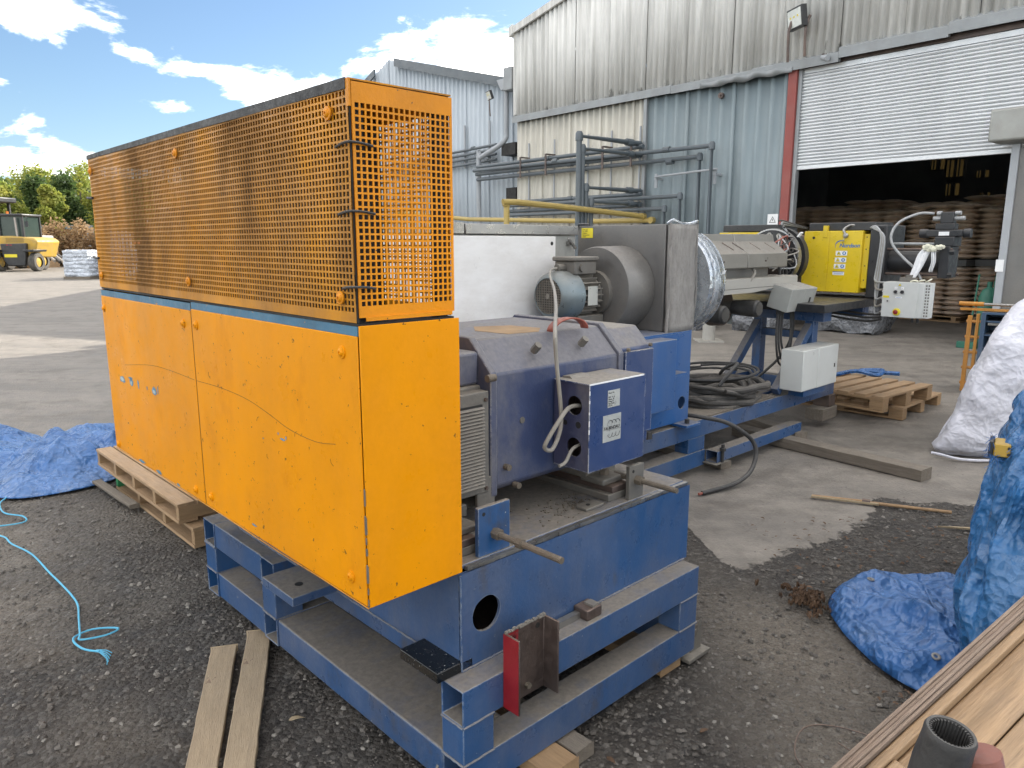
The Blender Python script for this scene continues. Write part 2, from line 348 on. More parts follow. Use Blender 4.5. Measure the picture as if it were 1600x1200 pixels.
m_clad4 = mat('pale_blue_cladding', (.40, .45, .49), .55, var=.05, vs=1.2, dust=(.25, .29, .33), dside=.3, streak=.15, bump=.04)
m_flash = mat('grey_flashing', (.30, .32, .33), .5, .2, var=.12, vs=3, dust=(.16, .15, .14), dside=.3, bump=.08)
m_shutter = mat('roller_shutter_slats', (.66, .68, .69), .42, .3, var=.06, vs=2, bump=.03)
m_redpost = mat('red_oxide_post', (.27, .065, .055), .6, var=.12, vs=3, dust=(.25, .12, .10), dside=.3)
m_pipe = mat('grey_plastic_pipe', (.085, .105, .12), .42, var=.12, vs=3, dust=(.16, .165, .165), dtop=.6, dside=.25, bump=.03)
m_pipel = mat('pale_grey_pipe', (.34, .36, .38), .5, var=.1, vs=3)
m_gas = mat('yellow_gas_pipe', (.42, .31, .09), .5, var=.08, vs=3, dust=(.3, .26, .16), dtop=.4, dside=.2)
m_sack = mat('stacked_brown_sacks', (.70, .57, .45), .85, var=.2, vs=3, bump=.3, bs=25)
m_film = mat('grey_plastic_film', (.15, .155, .165), .28, var=.35, vs=5, bump=.3, bs=9, crump=5, cstr=.8)
m_filmw = mat('shrink_wrapped_sacks', (.50, .54, .60), .35, var=.25, vs=2.5, bump=.3, bs=8, crump=3, cstr=.8)
m_glass = mat('dark_cab_glass', (.04, .06, .055), .08, 0, bump=0)
m_lamp = mat('lamp_glass', (.62, .64, .60), .2, bump=.1)
m_load = mat('loader_yellow', (.50, .31, .03), .5, var=.1, dust=(.3, .24, .14), dside=.5, dtop=.4)
m_tyre = mat('dusty_tyre', (.055, .052, .048), .85, var=.2, dust=(.2, .18, .15), dside=.5)
m_conc = mat('concrete_pipe', (.38, .35, .32), .9, var=.1)
m_orange = mat('orange_plastic_sheet', (.75, .20, .02), .5)
m_dkgreen = mat('dark_green_plastic', (.02, .12, .08), .5)
m_rope = mat('light_blue_twine', (.10, .42, .62), .6, var=.1)
m_leafbr = mat('dry_brown_leaf', (.10, .058, .032), .8, var=.3, vs=20)
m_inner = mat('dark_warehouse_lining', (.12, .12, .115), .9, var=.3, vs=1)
m_pane = mat('yellowed_roof_pane', (.12, .10, .06), .6)
# light coming through the yellowed pane: translucent sheet
def make_translucent(m, f):
    nt = m.node_tree; b = nt.nodes['Principled BSDF']; tr = nt.nodes.new('ShaderNodeBsdfTranslucent'); mx = nt.nodes.new('ShaderNodeMixShader'); mx.inputs[0].default_value = f
    nt.links.new(b.inputs['Base Color'].links[0].from_socket, tr.inputs[0]); out = [n for n in nt.nodes if n.type == 'OUTPUT_MATERIAL'][0]
    nt.links.new(b.outputs[0], mx.inputs[1]); nt.links.new(tr.outputs[0], mx.inputs[2]); nt.links.new(mx.outputs[0], out.inputs[0])
make_translucent(m_pane, .8)
m_lrack = mat('rack_orange_paint', (.50, .22, .03), .5, var=.2, vs=6, dust=(.3, .18, .10), dside=.4)
m_rackblue = mat('rack_blue_paint', (.04, .09, .17), .5, var=.15, vs=6, dust=(.2, .2, .2), dtop=.6, dside=.3)

# ------------------------------------------------------------------ ground
def ground_attr(X, Y):
    n1 = np.array([mn.noise(Vector((x*.9, y*.9, 0))) for x, y in zip(X, Y)])
    n2 = np.array([mn.noise(Vector((x*3.3, y*3.3, 5))) for x, y in zip(X, Y)])
    n3 = np.array([mn.noise(Vector((x*9, y*9, 9))) for x, y in zip(X, Y)])
    # concrete slab boundary, as a distance in Y along each X (right of the machine)
    bx = [-40, -4.5, -3.0, .6, .95, 1.02, 1.12, 1.33, 1.55, 1.77, 1.98, 2.14, 2.25, 2.45, 2.7, 3.5, 40]
    by = [5.6, 5.3, 6.0, 5.2, 4.3, 3.50, 3.34, 3.49, 3.63, 3.76, 3.95, 4.10, 4.38, 4.30, 4.25, 4.15, 4.2]
    edge = np.interp(X, bx, by)
    d = Y - edge + n2*.07 + n3*.05 + np.where(X < 0, n1*.5, 0)
    w = np.where(X < 0, .9, .30)
    slab = np.clip(d/w*.5+.5, 0, 1)
    # pale dry dirt patches on the dark gravel
    def blob(cx, cy, rx, ry, a=0):
        dx, dy = X-cx, Y-cy; c, s = math.cos(a), math.sin(a)
        return np.exp(-((dx*c+dy*s)/rx)**2-((-dx*s+dy*c)/ry)**2)
    pale = np.maximum.reduce([blob(1.08, 2.62, .30, .62, .25), blob(1.0, 2.1, .26, .5)*.8, blob(-2.9, 3.55, .75, .55, -.6), blob(-3.6, 4.4, 1.0, .9)*.7, blob(-2.2, 2.9, .5, .35, -.6)*.85, blob(-1.55, 3.0, .3, .3)*.3, blob(-2.0, 4.2, 1.0, .6)*.55, blob(-2.6, 2.3, .5, .4)*.45, blob(-1.3, 2.1, .35, .25)*.35, blob(.35, 1.9, .3, .2)*.3])
    pale = np.clip(pale*1.25 + n2*.25 + n3*.12 - .12, 0, 1)
    return slab, pale
def axis_lines(lo, hi, step, glo, ghi):
    a = list(np.arange(lo, hi+1e-6, step)); x = hi; s = step
    while x < ghi: s *= 1.35; x += s; a.append(x)
    x = lo; s = step
    while x > glo: s *= 1.35; x -= s; a.insert(0, x)
    return np.array(a)
gx = axis_lines(-4.6, 4.6, .04, -900, 900); gy = axis_lines(1.0, 7.0, .04, -300, 1500)
GX, GY = np.meshgrid(gx, gy); fx, fy = GX.ravel(), GY.ravel()
slab, pale = ground_attr(fx, fy)
near = (fx > -4.6) & (fx < 4.6) & (fy > 1.0) & (fy < 7)
gz = np.zeros(len(fx))
for i in np.nonzero(near)[0]:
    gz[i] = mn.fractal(Vector((fx[i]*5, fy[i]*5, 0)), 1, 2, 4)*.007*(1-slab[i]*.8)
gz[near] -= .006
gme = bpy.data.meshes.new('ground')
nx, ny = len(gx), len(gy)
q = np.arange(nx*ny).reshape(ny, nx)
faces = np.stack([q[:-1, :-1], q[:-1, 1:], q[1:, 1:], q[1:, :-1]], -1).reshape(-1, 4)
gme.from_pydata(np.stack([fx, fy, gz], 1).tolist(), [], faces.tolist()); gme.update()
for nm, arr in (('slab', slab), ('pale', pale)):
    at = gme.attributes.new(nm, 'FLOAT', 'POINT'); at.data.foreach_set('value', arr.astype(np.float32))
gme.polygons.foreach_set('use_smooth', [True]*len(gme.polygons))
ground = bpy.data.objects.new('ground', gme); COL.objects.link(ground); tag(ground, kind='structure')
def ground_mat():
    m = bpy.data.materials.new('yard_surface'); m.use_nodes = True; t = m.node_tree; N = t.nodes; L = t.links; b = N['Principled BSDF']
    tc = N.new('ShaderNodeTexCoord'); P = tc.outputs['Object']
    def noise(s, d=6, r=.6, vec=None):
        n = N.new('ShaderNodeTexNoise'); n.inputs['Scale'].default_value = s; n.inputs['Detail'].default_value = d; n.inputs['Roughness'].default_value = r; L.new(vec or P, n.inputs[0]); return n.outputs[0]
    def mr(v, a, c, lo=0, hi=1):
        n = N.new('ShaderNodeMapRange'); n.inputs[1].default_value = a; n.inputs[2].default_value = c; n.inputs[3].default_value = lo; n.inputs[4].default_value = hi; L.new(v, n.inputs[0]); return n.outputs[0]
    def mix(f, a, c):
        n = N.new('ShaderNodeMix'); n.data_type = 'RGBA'
        for i, v in ((0, f), (6, a), (7, c)):
            if isinstance(v, (int, float)): n.inputs[i].default_value = v
            elif isinstance(v, tuple): n.inputs[i].default_value = v + (1,)
            else: L.new(v, n.inputs[i])
        return n.outputs[2]
    def mul(a, c):
        n = N.new('ShaderNodeMath'); n.operation = 'MULTIPLY'
        for i, v in enumerate((a, c)):
            if isinstance(v, (int, float)): n.inputs[i].default_value = v
            else: L.new(v, n.inputs[i])
        return n.outputs[0]
    def attr(a): n = N.new('ShaderNodeAttribute'); n.attribute_name = a; return n.outputs['Fac']
    vo = N.new('ShaderNodeTexVoronoi'); vo.inputs['Scale'].default_value = 55; L.new(P, vo.inputs['Vector'])
    spk = N.new('ShaderNodeSeparateColor'); L.new(vo.outputs['Color'], spk.inputs[0])
    fine = noise(120, 4); big = noise(.7, 6); med = noise(6, 7, .68)
    dark = mix(mr(med, .3, .7), (.032, .028, .024), (.085, .074, .062))
    dark = mix(mul(mr(spk.outputs[0], .60, .98), .6), dark, (.16, .15, .135))
    dirt = mix(mr(fine, .3, .7), (.14, .12, .095), (.23, .20, .16))
    dirt = mix(mul(mr(spk.outputs[1], .7, 1), .5), dirt, (.31, .29, .25))
    sl = mix(mr(med, .28, .72), (.15, .135, .115), (.28, .255, .22))
    mp = N.new('ShaderNodeMapping'); mp.inputs['Rotation'].default_value = (0, 0, R(20)); mp.inputs['Scale'].default_value = (.35, 1.6, 1); L.new(P, mp.inputs[0])
    sl = mix(mul(mr(noise(1.1, 8, .7, mp.outputs[0]), .46, .66), .50), sl, (.095, .088, .08))
    sl = mix(mul(mr(noise(2.2, 9, .72), .50, .62), .55), sl, (.115, .10, .082))
    sl = mix(mul(mr(fine, .5, .75), .35), sl, (.10, .09, .08))
    sl = mix(mul(mr(noise(26, 3, .7), .66, .70), .7), sl, (.05, .045, .04))
    ad = N.new('ShaderNodeMath'); ad.operation = 'ADD'; L.new(attr('slab'), ad.inputs[0]); L.new(mr(noise(16, 5, .65), .2, .8, -.16, .16), ad.inputs[1])
    slm = mr(ad.outputs[0], .47, .53)
    c = mix(attr('pale'), dark, dirt); c = mix(mul(mr(ad.outputs[0], .25, .47), .5), c, (.045, .040, .034)); c = mix(slm, c, sl)
    L.new(c, b.inputs['Base Color'])
    L.new(mr(med, .3, .7, .55, .92), b.inputs['Roughness'])
    h = N.new('ShaderNodeMath'); h.operation = 'ADD'; L.new(mul(noise(70, 5, .7), 1.0), h.inputs[0]); L.new(mul(mr(vo.outputs['Distance'], 0, .9, 1, 0), .8), h.inputs[1])
    bp = N.new('ShaderNodeBump'); bp.inputs['Distance'].default_value = .022
    st = mr(slm, 0, 1, .95, .28); L.new(st, bp.inputs['Strength']); L.new(h.outputs[0], bp.inputs['Height']); L.new(bp.outputs[0], b.inputs['Normal'])
    return m
gme.materials.append(ground_mat())

# loose stones
def stones(name, n, xr, yr, rmin, rmax, mt, label, seed, keep):
    rng = np.random.RandomState(seed); V = []; F = []
    X = rng.uniform(*xr, n); Y = rng.uniform(*yr, n); S, P = ground_attr(X, Y)
    base = np.array([(1,0,0),(.3,.95,0),(-.8,.6,0),(-.8,-.6,0),(.3,-.95,0),(.55,.3,.7),(-.5,.4,.65),(-.1,-.6,.7)], float)
    tri = [(0,1,5),(1,2,6),(1,6,5),(2,3,6),(3,4,7),(3,7,6),(4,0,7),(0,5,7),(5,6,7)]
    for i in range(n):
        if rng.rand() > keep(X[i], Y[i], S[i], P[i]): continue
        r = rmin + (rmax-rmin)*rng.rand()**4
        a = rng.uniform(0, 6.3); c, s = math.cos(a), math.sin(a)
        p = base * (r, r*rng.uniform(.6, 1), r*rng.uniform(.5, .9)) * rng.uniform(.75, 1.2, (8, 1))
        b = len(V)
        V += [(X[i]+x*c-y*s, Y[i]+x*s+y*c, z-.004) for x, y, z in p]; F += [(b+j, b+k, b+l) for j, k, l in tri]
    mb = MB(); mb.v = V; mb.f = F
    o = mb.solo(name, mt, None, None, 'G', smooth=False, kind='stuff'); o['label'] = label; o['category'] = 'gravel'; return o
m_stone = mat('gravel_stone', (.11, .10, .088), .85, var=.5, vs=14, bump=.3)
m_stone2 = mat('pale_pebble', (.23, .215, .19), .85, var=.25, vs=14, bump=.3)
stones('gravel', 42000, (-3.3, 2.8), (1.5, 5.2), .003, .015, m_stone, 'fine loose dark gravel covering the yard around the machine', 1, lambda x, y, s, p: (s < .5)*(1-.4*p)*min(1, 3.0/y))
stones('pebbles', 7000, (-3.3, 2.6), (1.5, 4.8), .003, .015, m_stone2, 'scattered pale pebbles lying on the dark gravel', 2, lambda x, y, s, p: (s < .5)*(.25+.9*math.exp(-((x+1.3)/.8)**2-((y-3.0)/.7)**2)+.5*math.exp(-((x-.8)/.35)**2-((y-2.2)/.6)**2)))

def crumple(x, y, sd, f=1.0, n=7):
    rr = random.Random(sd); h = 0
    wx = x+.12*mn.noise(Vector((x*2.5/f, y*2.5, sd))); wy = y+.12*mn.noise(Vector((x*2.5, y*2.5/f, sd+9)))
    for k in range(n):
        a = rr.uniform(0, 6.283); fr = rr.uniform(2.2, 6.5)*f*(1+.25*k); ph = rr.uniform(0, 9); q = (wx*math.cos(a)+wy*math.sin(a))*fr+ph
        m_ = .5+.5*mn.noise(Vector((x*1.7*f+k*5, y*1.7*f, sd+k))); h += (abs((q % 1)-.5)*2)*m_/(fr)
    return h

# ------------------------------------------------------------------ warehouse
# frame W: x along wall (0 = left edge of the door), y inward, z up
def wave_sheet(x0, x1, z0, ztop, y, pitch, amp, prof='sine', lapdz=0):
    n = max(2, int(round((x1-x0)/pitch))*(8 if prof == 'sine' else 4)); pts = []
    for r_ in (0, 1):
        for i in range(n+1):
            x = x0 + (x1-x0)*i/n
            if prof == 'sine': yy = y + amp*math.cos(2*math.pi*(x-x0)/pitch)
            else:
                k = i % 4; x = x0 + (i//4)*pitch + (0, .62, .72, .90)[k]*pitch; x = min(x, x1)
                yy = y + (0, 0, -amp, -amp)[k]
            pts.append((x, yy, z0 if r_ == 0 else ztop(x)))
    return MB().sheet(pts, n+1, 2)
roofz = lambda x: 6.66 + (x+7.42)*.205
wh = thing('warehouse', 'large corrugated warehouse with half open grey roller shutter and dark interior', 'building', 'W')
xs = -7.5
while xs < 9.5:
    wdt = 1.022
    wave_sheet(xs, xs+wdt, 4.60, (lambda x: min(roofz(x), 9.4)), -.06 - .014*(round((xs+7.5)/wdt) % 2), .146, .026).part('cladding_sheet', m_clad1, wh, solid=.006)
    xs += wdt
xs = -7.5
while xs < -3.45:
    wave_sheet(xs, min(xs+.95, -3.40), 0, lambda x: 4.57, 0, .19, .034, 'trap').part('lower_cladding_sheet', m_clad2, wh, solid=.004); xs += .95
xs = -3.36
while xs < -.22:
    wave_sheet(xs, min(xs+1.05, -.20), 0, lambda x: 4.50, 0, .2625, .036, 'trap').part('green_cladding_sheet', m_clad3, wh, solid=.004); xs += 1.05
MB().box(-3.43, -.06, 0, -3.35, .02, 4.55).part('joint_trim', m_flash, wh, bev=.004)
for i, (a, b, z, dz) in enumerate([(-7.56, -5.0, 4.50, 0), (-5.0, -2.7, 4.50, .012), (-2.7, -.9, 4.49, .0), (-.9, .7, 4.50, .03), (.7, 2.35, 4.56, .04), (2.35, 5.2, 4.60, .06), (5.2, 9.5, 4.6, .06)]):
    MB().prism([(-.03, z), (-.115-.006*(i % 2), z-.02), (-.125-.006*(i % 2), z+.12+dz*.3), (-.10, z+.135+dz*.3), (-.03, z+.15+dz)], 0, a, b).part('flashing', m_flash, wh, bev=.003)
pts = []
for j in range(3):
    for i in range(25):
        x = -2.0 + 1.9*i/24; k = .45*math.sin(math.pi*i/24)
        pts.append((x, -.14-.12*k*j/2-.02*math.sin(i*1.3)*j, 4.50 + (j-1)*.05 + .05*k*math.sin(i*.9)*(1 if j == 0 else .3)))
MB().sheet(pts, 25, 3).part('bent_flashing', m_flash, wh, solid=.003)
for a, b in ((-7.62, -4), (-4, 0), (0, 5), (5, 9.4)):
    MB().prism([(a, roofz(a)-.10), (b, roofz(b)-.10), (b, roofz(b)+.06), (a, roofz(a)+.06)], 1, -.16, -.10).part('verge_trim', m_clad1, wh)
MB().prism([(-7.62, roofz(-7.62)-.14), (-7.62, roofz(-7.62)+.07), (-7.50, roofz(-7.5)+.1), (-7.50, roofz(-7.5)-.12)], 1, -.18, .5).part('corner_trim', m_clad1, wh)
MB().box(-7.56, -.09, 4.65, -7.44, .02, 6.55).part('corner_trim', m_clad1, wh, bev=.01)
MB().box(-.20, -.07, 0, -.04, .12, 4.56).part('door_post', m_redpost, wh, bev=.006)
MB().box(-.035, -.02, 0, .03, .10, 4.5).part('door_guide', m_flash, wh, bev=.004)
MB().box(5.0, -.05, 0, 9.5, .05, 4.6).part('side_wall_sheet', m_clad3, wh)
# roller shutter, slat by slat
sh = MB().box(0, .03, 4.42, 5.0, .09, 4.50).part('roller_shutter', m_shutter, wh)
z = 4.415; sl0 = None; nsl = 28; ph = (4.415-2.885)/nsl
for i in range(nsl):
    if sl0 is None:
        pr = [(.08, 0), (.035, -.004), (.022, -ph*.25), (.020, -ph*.5), (.030, -ph*.78), (.055, -ph*.90), (.058, -ph), (.08, -ph)]
        sl0 = MB().prism([(p[0], z+p[1]) for p in pr], 0, .02, 4.98).part('slat', m_shutter, sh)
    else: dup_part(sl0, (0, random.uniform(-.0025, .0025), -ph*i), rot=(random.uniform(-.0005, .0005), 0, random.uniform(-.0008, .0008)))
MB().box(.01, .015, 2.82, 4.99, .085, 2.886).part('bottom_rail', m_shutter, sh, bev=.005)
MB().box(0, .20, 4.46, 5, .75, 4.60).part('shutter_drum_housing', m_rust, wh)
MB().box(0, .02, 4.51, 5, .18, 4.60).part('lintel', m_rust, wh)
# closed hall behind the door
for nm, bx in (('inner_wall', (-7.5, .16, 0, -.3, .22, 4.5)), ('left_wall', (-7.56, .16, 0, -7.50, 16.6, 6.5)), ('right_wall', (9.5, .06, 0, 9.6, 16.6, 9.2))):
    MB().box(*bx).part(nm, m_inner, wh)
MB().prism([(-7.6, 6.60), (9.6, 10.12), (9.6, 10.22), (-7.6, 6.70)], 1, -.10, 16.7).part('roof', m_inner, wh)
# back wall with openings
holes = [(-3.80, 4.08, .42, .42), (-3.30, 3.80, .62, .55), (-3.26, 3.18, .42, .38), (-2.35, 3.72, .36, .22), (-2.18, 3.0, .30, .22), (-1.5, 3.35, .22, .14)]
ys_ = 16.0
bw = MB(); xsb = sorted(set([-7.5, 9.6] + [h[0] for h in holes] + [h[0]+h[2] for h in holes])); zsb = sorted(set([0, 9.5] + [h[1] for h in holes] + [h[1]+h[3] for h in holes]))
for a, b in zip(xsb, xsb[1:]):
    for c, d in zip(zsb, zsb[1:]):
        cx, cz = (a+b)/2, (c+d)/2
        if any(h[0] < cx < h[0]+h[2] and h[1] < cz < h[1]+h[3] for h in holes): continue
        bw.add([(a, ys_, c), (b, ys_, c), (b, ys_, d), (a, ys_, d)], [(0, 1, 2, 3)])
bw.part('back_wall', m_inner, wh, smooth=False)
for i, h in enumerate(holes):
    MB().box(h[0]-.01, ys_+.01, h[1]-.01, h[0]+h[2]*1.02, ys_+.014, h[1]+h[3]*1.02).part('window_pane', m_pane, wh)
    for k in range(3 if i != 1 else 4):
        x = h[0]+h[2]*(k+.6)/4.2
        MB().box(x, ys_-.05, h[1]-.02, x+.04+.05*(k % 2), ys_-.01, h[1]+h[3]+.02).part('window_bar', m_inner, wh)
for i in range(5):
    MB().box(-7+i*3.4, 7.0, 4.6, -6.85+i*3.4, 7.15, 8.5).part('roof_truss_post', m_inner, wh)
MB().box(-7.4, 7.0, 4.4, 9.4, 7.15, 4.6).part('roof_truss_beam', m_inner, wh)
MB().box(-7.4, 11, 4.2, 9.4, 11.12, 4.4).part('roof_truss_beam', m_inner, wh)

# floodlights
def floodlight(name, label, org, frame='W', arms=((0, 0),), s=1.0, tilt=.5, rz=0):
    t = thing(name, label, 'floodlight', frame, org); o = Vector(org)
    ex = Vector((math.cos(rz), math.sin(rz), 0)); ez = Vector((-math.sin(rz)*-math.sin(tilt)*0, 0, 0)); 
    f = Vector((math.sin(rz), -math.cos(rz), 0))*math.cos(tilt) + Vector((0, 0, -1))*math.sin(tilt)
    up = ex.cross(f)*-1
    if up.z < 0: up = -up
    w, h, d = .30*s, .23*s, .07*s; c = o
    MB().obox(c-ex*w/2-up*h/2-f*d, ex, f, up, (w, d, h)).part('housing', m_black, t, bev=.008)
    MB().obox(c-ex*(w/2-.02*s)-up*(h/2-.02*s), ex, f, up, (w-.04*s, .006, h-.04*s)).part('lens', m_lamp, t)
    for k in (-1, 0, 1): MB().obox(c+ex*(k*.07*s-.012*s)+up*.01+f*.006, ex, f, up, (.024*s, .003, .02*s)).part('led_chip', m_lay, t)
    for a in arms: MB().tube([c-f*d*.8+Vector((a[0], 0, 0)), c+Vector((a[0], .02, -.12*s)), c+Vector((a[0], .05, -a[1]))], .016*s, 6, 2).part('bracket_arm', m_rust, t)
    return t
floodlight('floodlight', 'square floodlight on rusty arms above the left end of the roller shutter', (.06, -.45, 5.22), arms=((-.10, .66), (.20, .62)), s=1.45, tilt=.15, rz=-.5)
floodlight('floodlight', 'small floodlight on the blue building beside the white downpipe', (-8.45, -.15, 5.25), arms=((.0, .5),), s=.95, tilt=.35, rz=-.3)
floodlight('floodlight', 'small dark floodlight on the blue gable just above the orange guard', (-12.15, -.05, 5.68), arms=((.0, .2),), s=.9, tilt=.9, rz=.8)
t = thing('alarm_bell', 'small rusty round bell box high on the grey green cladding', 'bell', 'W', (-1.55, -.05, 4.28))
MB().cyl((-1.55, -.04, 4.28), (-1.55, -.10, 4.28), .055).part('bell', m_rust, t); MB().cyl((-1.55, -.10, 4.28), (-1.55, -.13, 4.28), .02).part('cap', m_rust, t)
t = thing('wall_lamp', 'small camera lamp under the lintel at the left of the shutter', 'lamp', 'W', (.45, -.1, 4.62))
MB().cyl((.42, -.12, 4.60), (.56, -.2, 4.55), .035, .045).part('lamp_head', m_pipel, t); MB().box(.40, -.10, 4.60, .48, -.02, 4.66).part('bracket', m_rust, t)
t = thing('warning_sign', 'small white warning sign with black triangle beside the red door post', 'sign', 'W', (-.34, -.05, 1.97))
MB().box(-.44, -.052, 1.86, -.23, -.046, 2.07).part('plate', m_lwhite, t, bev=.001)
tri = MB(); c = Vector((-.335, -.054, 1.955))
def tri_ring(c, ex, ey, r, w):
    o = [c+ex*r*math.cos(a)+ey*r*math.sin(a) for a in (R(90), R(210), R(330))]; i = [c+ex*(r-w)*math.cos(a)+ey*(r-w)*math.sin(a) for a in (R(90), R(210), R(330))]
    b = MB(); b.add(o+i, [(k, (k+1) % 3, 3+(k+1) % 3, 3+k) for k in range(3)]); return b
tri_ring(c, Vector((1, 0, 0)), Vector((0, 0, 1)), .075, .018).part('triangle', m_ink, t, smooth=False)
MB().box(-.340, -.055, 1.945, -.330, -.0535, 1.985).part('exclamation_mark', m_ink, t)

# blue building to the left
bb = thing('blue_building', 'pale blue ribbed gable building behind the guard with dark verge', 'building', 'W', (-12, .4, 0))
pk = -14.1
gz_ = lambda x: 7.18-(x-pk)*.262 if x > pk else 7.18-(pk-x)*.36
xs = -24.0
while xs < -7.6:
    x1 = min(xs+1.0, -7.55)
    if xs < pk < x1: x1 = pk
    wave_sheet(xs, x1, 0, gz_, .4, .2, .03, 'trap').part('cladding_sheet', m_clad4, bb, solid=.004); xs = x1
for a, b in ((-13.6, -11.9), (-11.9, -10.1), (-10.1, -8.0)):
    MB().prism([(a, gz_(a)-.17), (b, gz_(b)-.17), (b, gz_(b)+.07), (a, gz_(a)+.07)], 1, .32, .26).part('verge_trim', m_pipe, bb)
for a, b in ((-16.2, -14.8), (-24, -16.2)):
    MB().prism([(a, gz_(a)-.14), (b, gz_(b)-.14), (b, gz_(b)+.07), (a, gz_(a)+.07)], 1, .32, .26).part('verge_trim', m_pipe, bb)
MB().prism([(-24, gz_(-24)), (pk, 7.18), (-7.6, gz_(-7.6)), (-7.6, gz_(-7.6)-.08), (pk, 7.10), (-24, gz_(-24)-.08)], 1, .41, 16).part('roof', m_pipe, bb)
MB().box(-8.15, .02, 3.76, -7.6, .38, 4.05).part('recess_shade', m_darkin, bb)  # near-black box proud of the wall, painting the shade of a recess
MB().box(-8.0, .05, 2.60, -7.6, .38, 2.95).part('recess_shade', m_darkin, bb)

t = thing('downpipe', 'pale grey rainwater pipe with hopper at the corner between the two buildings', 'downpipe', 'W', (-7.8, 0, 0))
MB().tube([(-8.05, .10, 5.35), (-8.05, .10, 4.35), (-8.05, .08, 4.18), (-8.2, .0, 4.02), (-8.95, -.02, 3.78), (-9.05, -.02, 3.62), (-9.05, -.02, 0)], .065, 12, 5).part('pipe', m_pipel, t)
MB().prism([(-8.32, 5.62), (-7.90, 5.62), (-7.95, 5.38), (-8.14, 5.34)], 1, .0, .24).part('hopper', m_pipel, t, bev=.01)
MB().box(-7.98, -.06, 5.30, -7.66, .22, 5.85).part('gutter_end', m_flash, t, bev=.02)

# pipe runs on the walls
def piperun(name, label, pts, r, m=m_pipe, coup=(), group=None, brackets=(), cat='pipe', n=10):
    t = thing(name, label, cat, 'W', pts[0], group)
    MB().tube(pts, r, n, 0).part('pipe', m, t)
    for p in pts[1:-1]:
        pv = Vector(p); MB().lathe(pv-Vector((0, 0, r*1.5)), (0, 0, 1), [(0, r*1.28), (r*2.2, r*1.28), (r*3.0, r*.8), (r*3.01, 0)], 10).part('elbow', m, t)
    for c, d in coup: MB().cyl(Vector(c)-Vector(d)*r*1.6, Vector(c)+Vector(d)*r*1.6, r*1.28, n=10).part('coupling', m, t)
    return t
X_ = (1, 0, 0)
runs = [(3.52, -.18, 'topmost'), (3.42, -.30, 'second'), (3.33, -.22, 'third'), (3.20, -.18, 'lowest')]
for i, (z, y, w) in enumerate(runs):
    x1 = (-3.3, -1.54, -3.4, -1.89)[i]
    p = [(-8.9, y, z), (x1, y, z-(.0 if i != 1 else .06))]
    if i == 1: p.append((x1, y, .4))
    if i == 3: p.append((x1, y, .4))
    piperun('wall_pipe', 'grey wall pipe, %s of the upper bundle across the cream cladding' % w, p, .048, coup=[((-6.2+.4*i, y, z), X_)] + ([((-2.6, y, z-.04), X_)] if i in (1, 3) else []), group='grey pipes along the warehouse wall')
for i, (z, y, x1, w) in enumerate([(2.56, -.2, -3.3, 'topmost'), (2.47, -.3, -2.23, 'second'), (2.34, -.2, -3.3, 'third'), (2.24, -.28, -2.62, 'lowest')]):
    p = [(-7.6, y, z), (x1, y, z)]
    if x1 > -3: p.append((x1, y, .4))
    piperun('wall_pipe', 'grey wall pipe, %s of the lower bundle above the yellow gas pipes' % w, p, .045, coup=[((-5.4+.3*i, y, z), X_)], group='grey pipes along the warehouse wall')
for i, z in enumerate((4.10, 3.98, 3.86, 3.72)):
    piperun('wall_pipe', 'grey pipe, number %s from the top on the pale blue building' % ('one', 'two', 'three', 'four')[i], [(-14, .22, z-.12), (-8.6, .22, z)], .036, group='grey pipes along the blue building', coup=[((-9.6+.2*i, .22, z), X_)])
for i, (n_, z, w) in enumerate([(1.92, 3.59, 'tallest and outermost'), (1.84, 3.36, 'second tallest'), (1.75, 2.63, 'third tallest'), (1.62, 2.36, 'shortest')]):
    piperun('standpipe', 'free standing pipe bend in front of the cream wall, %s of four' % w, [(-3.45+.02*i, -.1, z), (-3.45+.02*i, -n_, z), (-3.45+.02*i, -n_, .1)], .052 if i else .058, coup=[((-3.45+.02*i, -.45, z), (0, 1, 0))], group='standpipes in front of the wall')
for i, x in enumerate((-7.0, -6.1, -5.0, -4.3, -3.5)):
    t = thing('pipe_hanger', 'thin steel hanger strip holding pipes on cream wall, %s from the left' % ('first', 'second', 'third', 'fourth', 'fifth')[i], 'hanger', 'W', (x, -.1, 3.4), 'pipe hangers on the warehouse wall')
    MB().box(x, -.08, 2.1, x+.03, -.05, 3.95).part('strip', m_pipel, t)
    MB().box(x-.01, -.36, 3.12, x+.04, -.34, 3.60).part('clip', m_rust, t); MB().box(x-.01, -.34, 3.58, x+.04, -.05, 3.61).part('clip', m_rust, t)
for i, x in enumerate((-10.1, -9.0)):
    t = thing('pipe_hanger', 'slotted hanger strip on the pale blue building, %s' % ('left one', 'right one'), 'hanger', 'W', (x, .2, 4)) if False else thing('pipe_hanger', 'slotted hanger strip on the pale blue building, ' + ('left one' if i == 0 else 'right one'), 'hanger', 'W', (x, .2, 4), 'pipe hangers on the warehouse wall')
    MB().box(x, .28, 3.6, x+.05, .32, 4.75).part('strip', m_pipel, t)
t = thing('wall_bar', 'short galvanised bar on two stubs on the grey green cladding', 'bracket', 'W', (-2.2, -.3, 2.9))
MB().tube([(-2.92, -.25, 2.88), (-1.43, -.25, 2.93)], .022, 8, 0).part('bar', m_pipel, t)
for x in (-2.9, -1.5): MB().box(x-.03, -.24, 2.66, x+.03, -.21, 2.94).part('stub', m_pipel, t)
for x in (-2.9, -1.5): MB().box(x-.02, -.26, 2.82, x+.02, -.0, 2.86).part('stub', m_pipel, t)
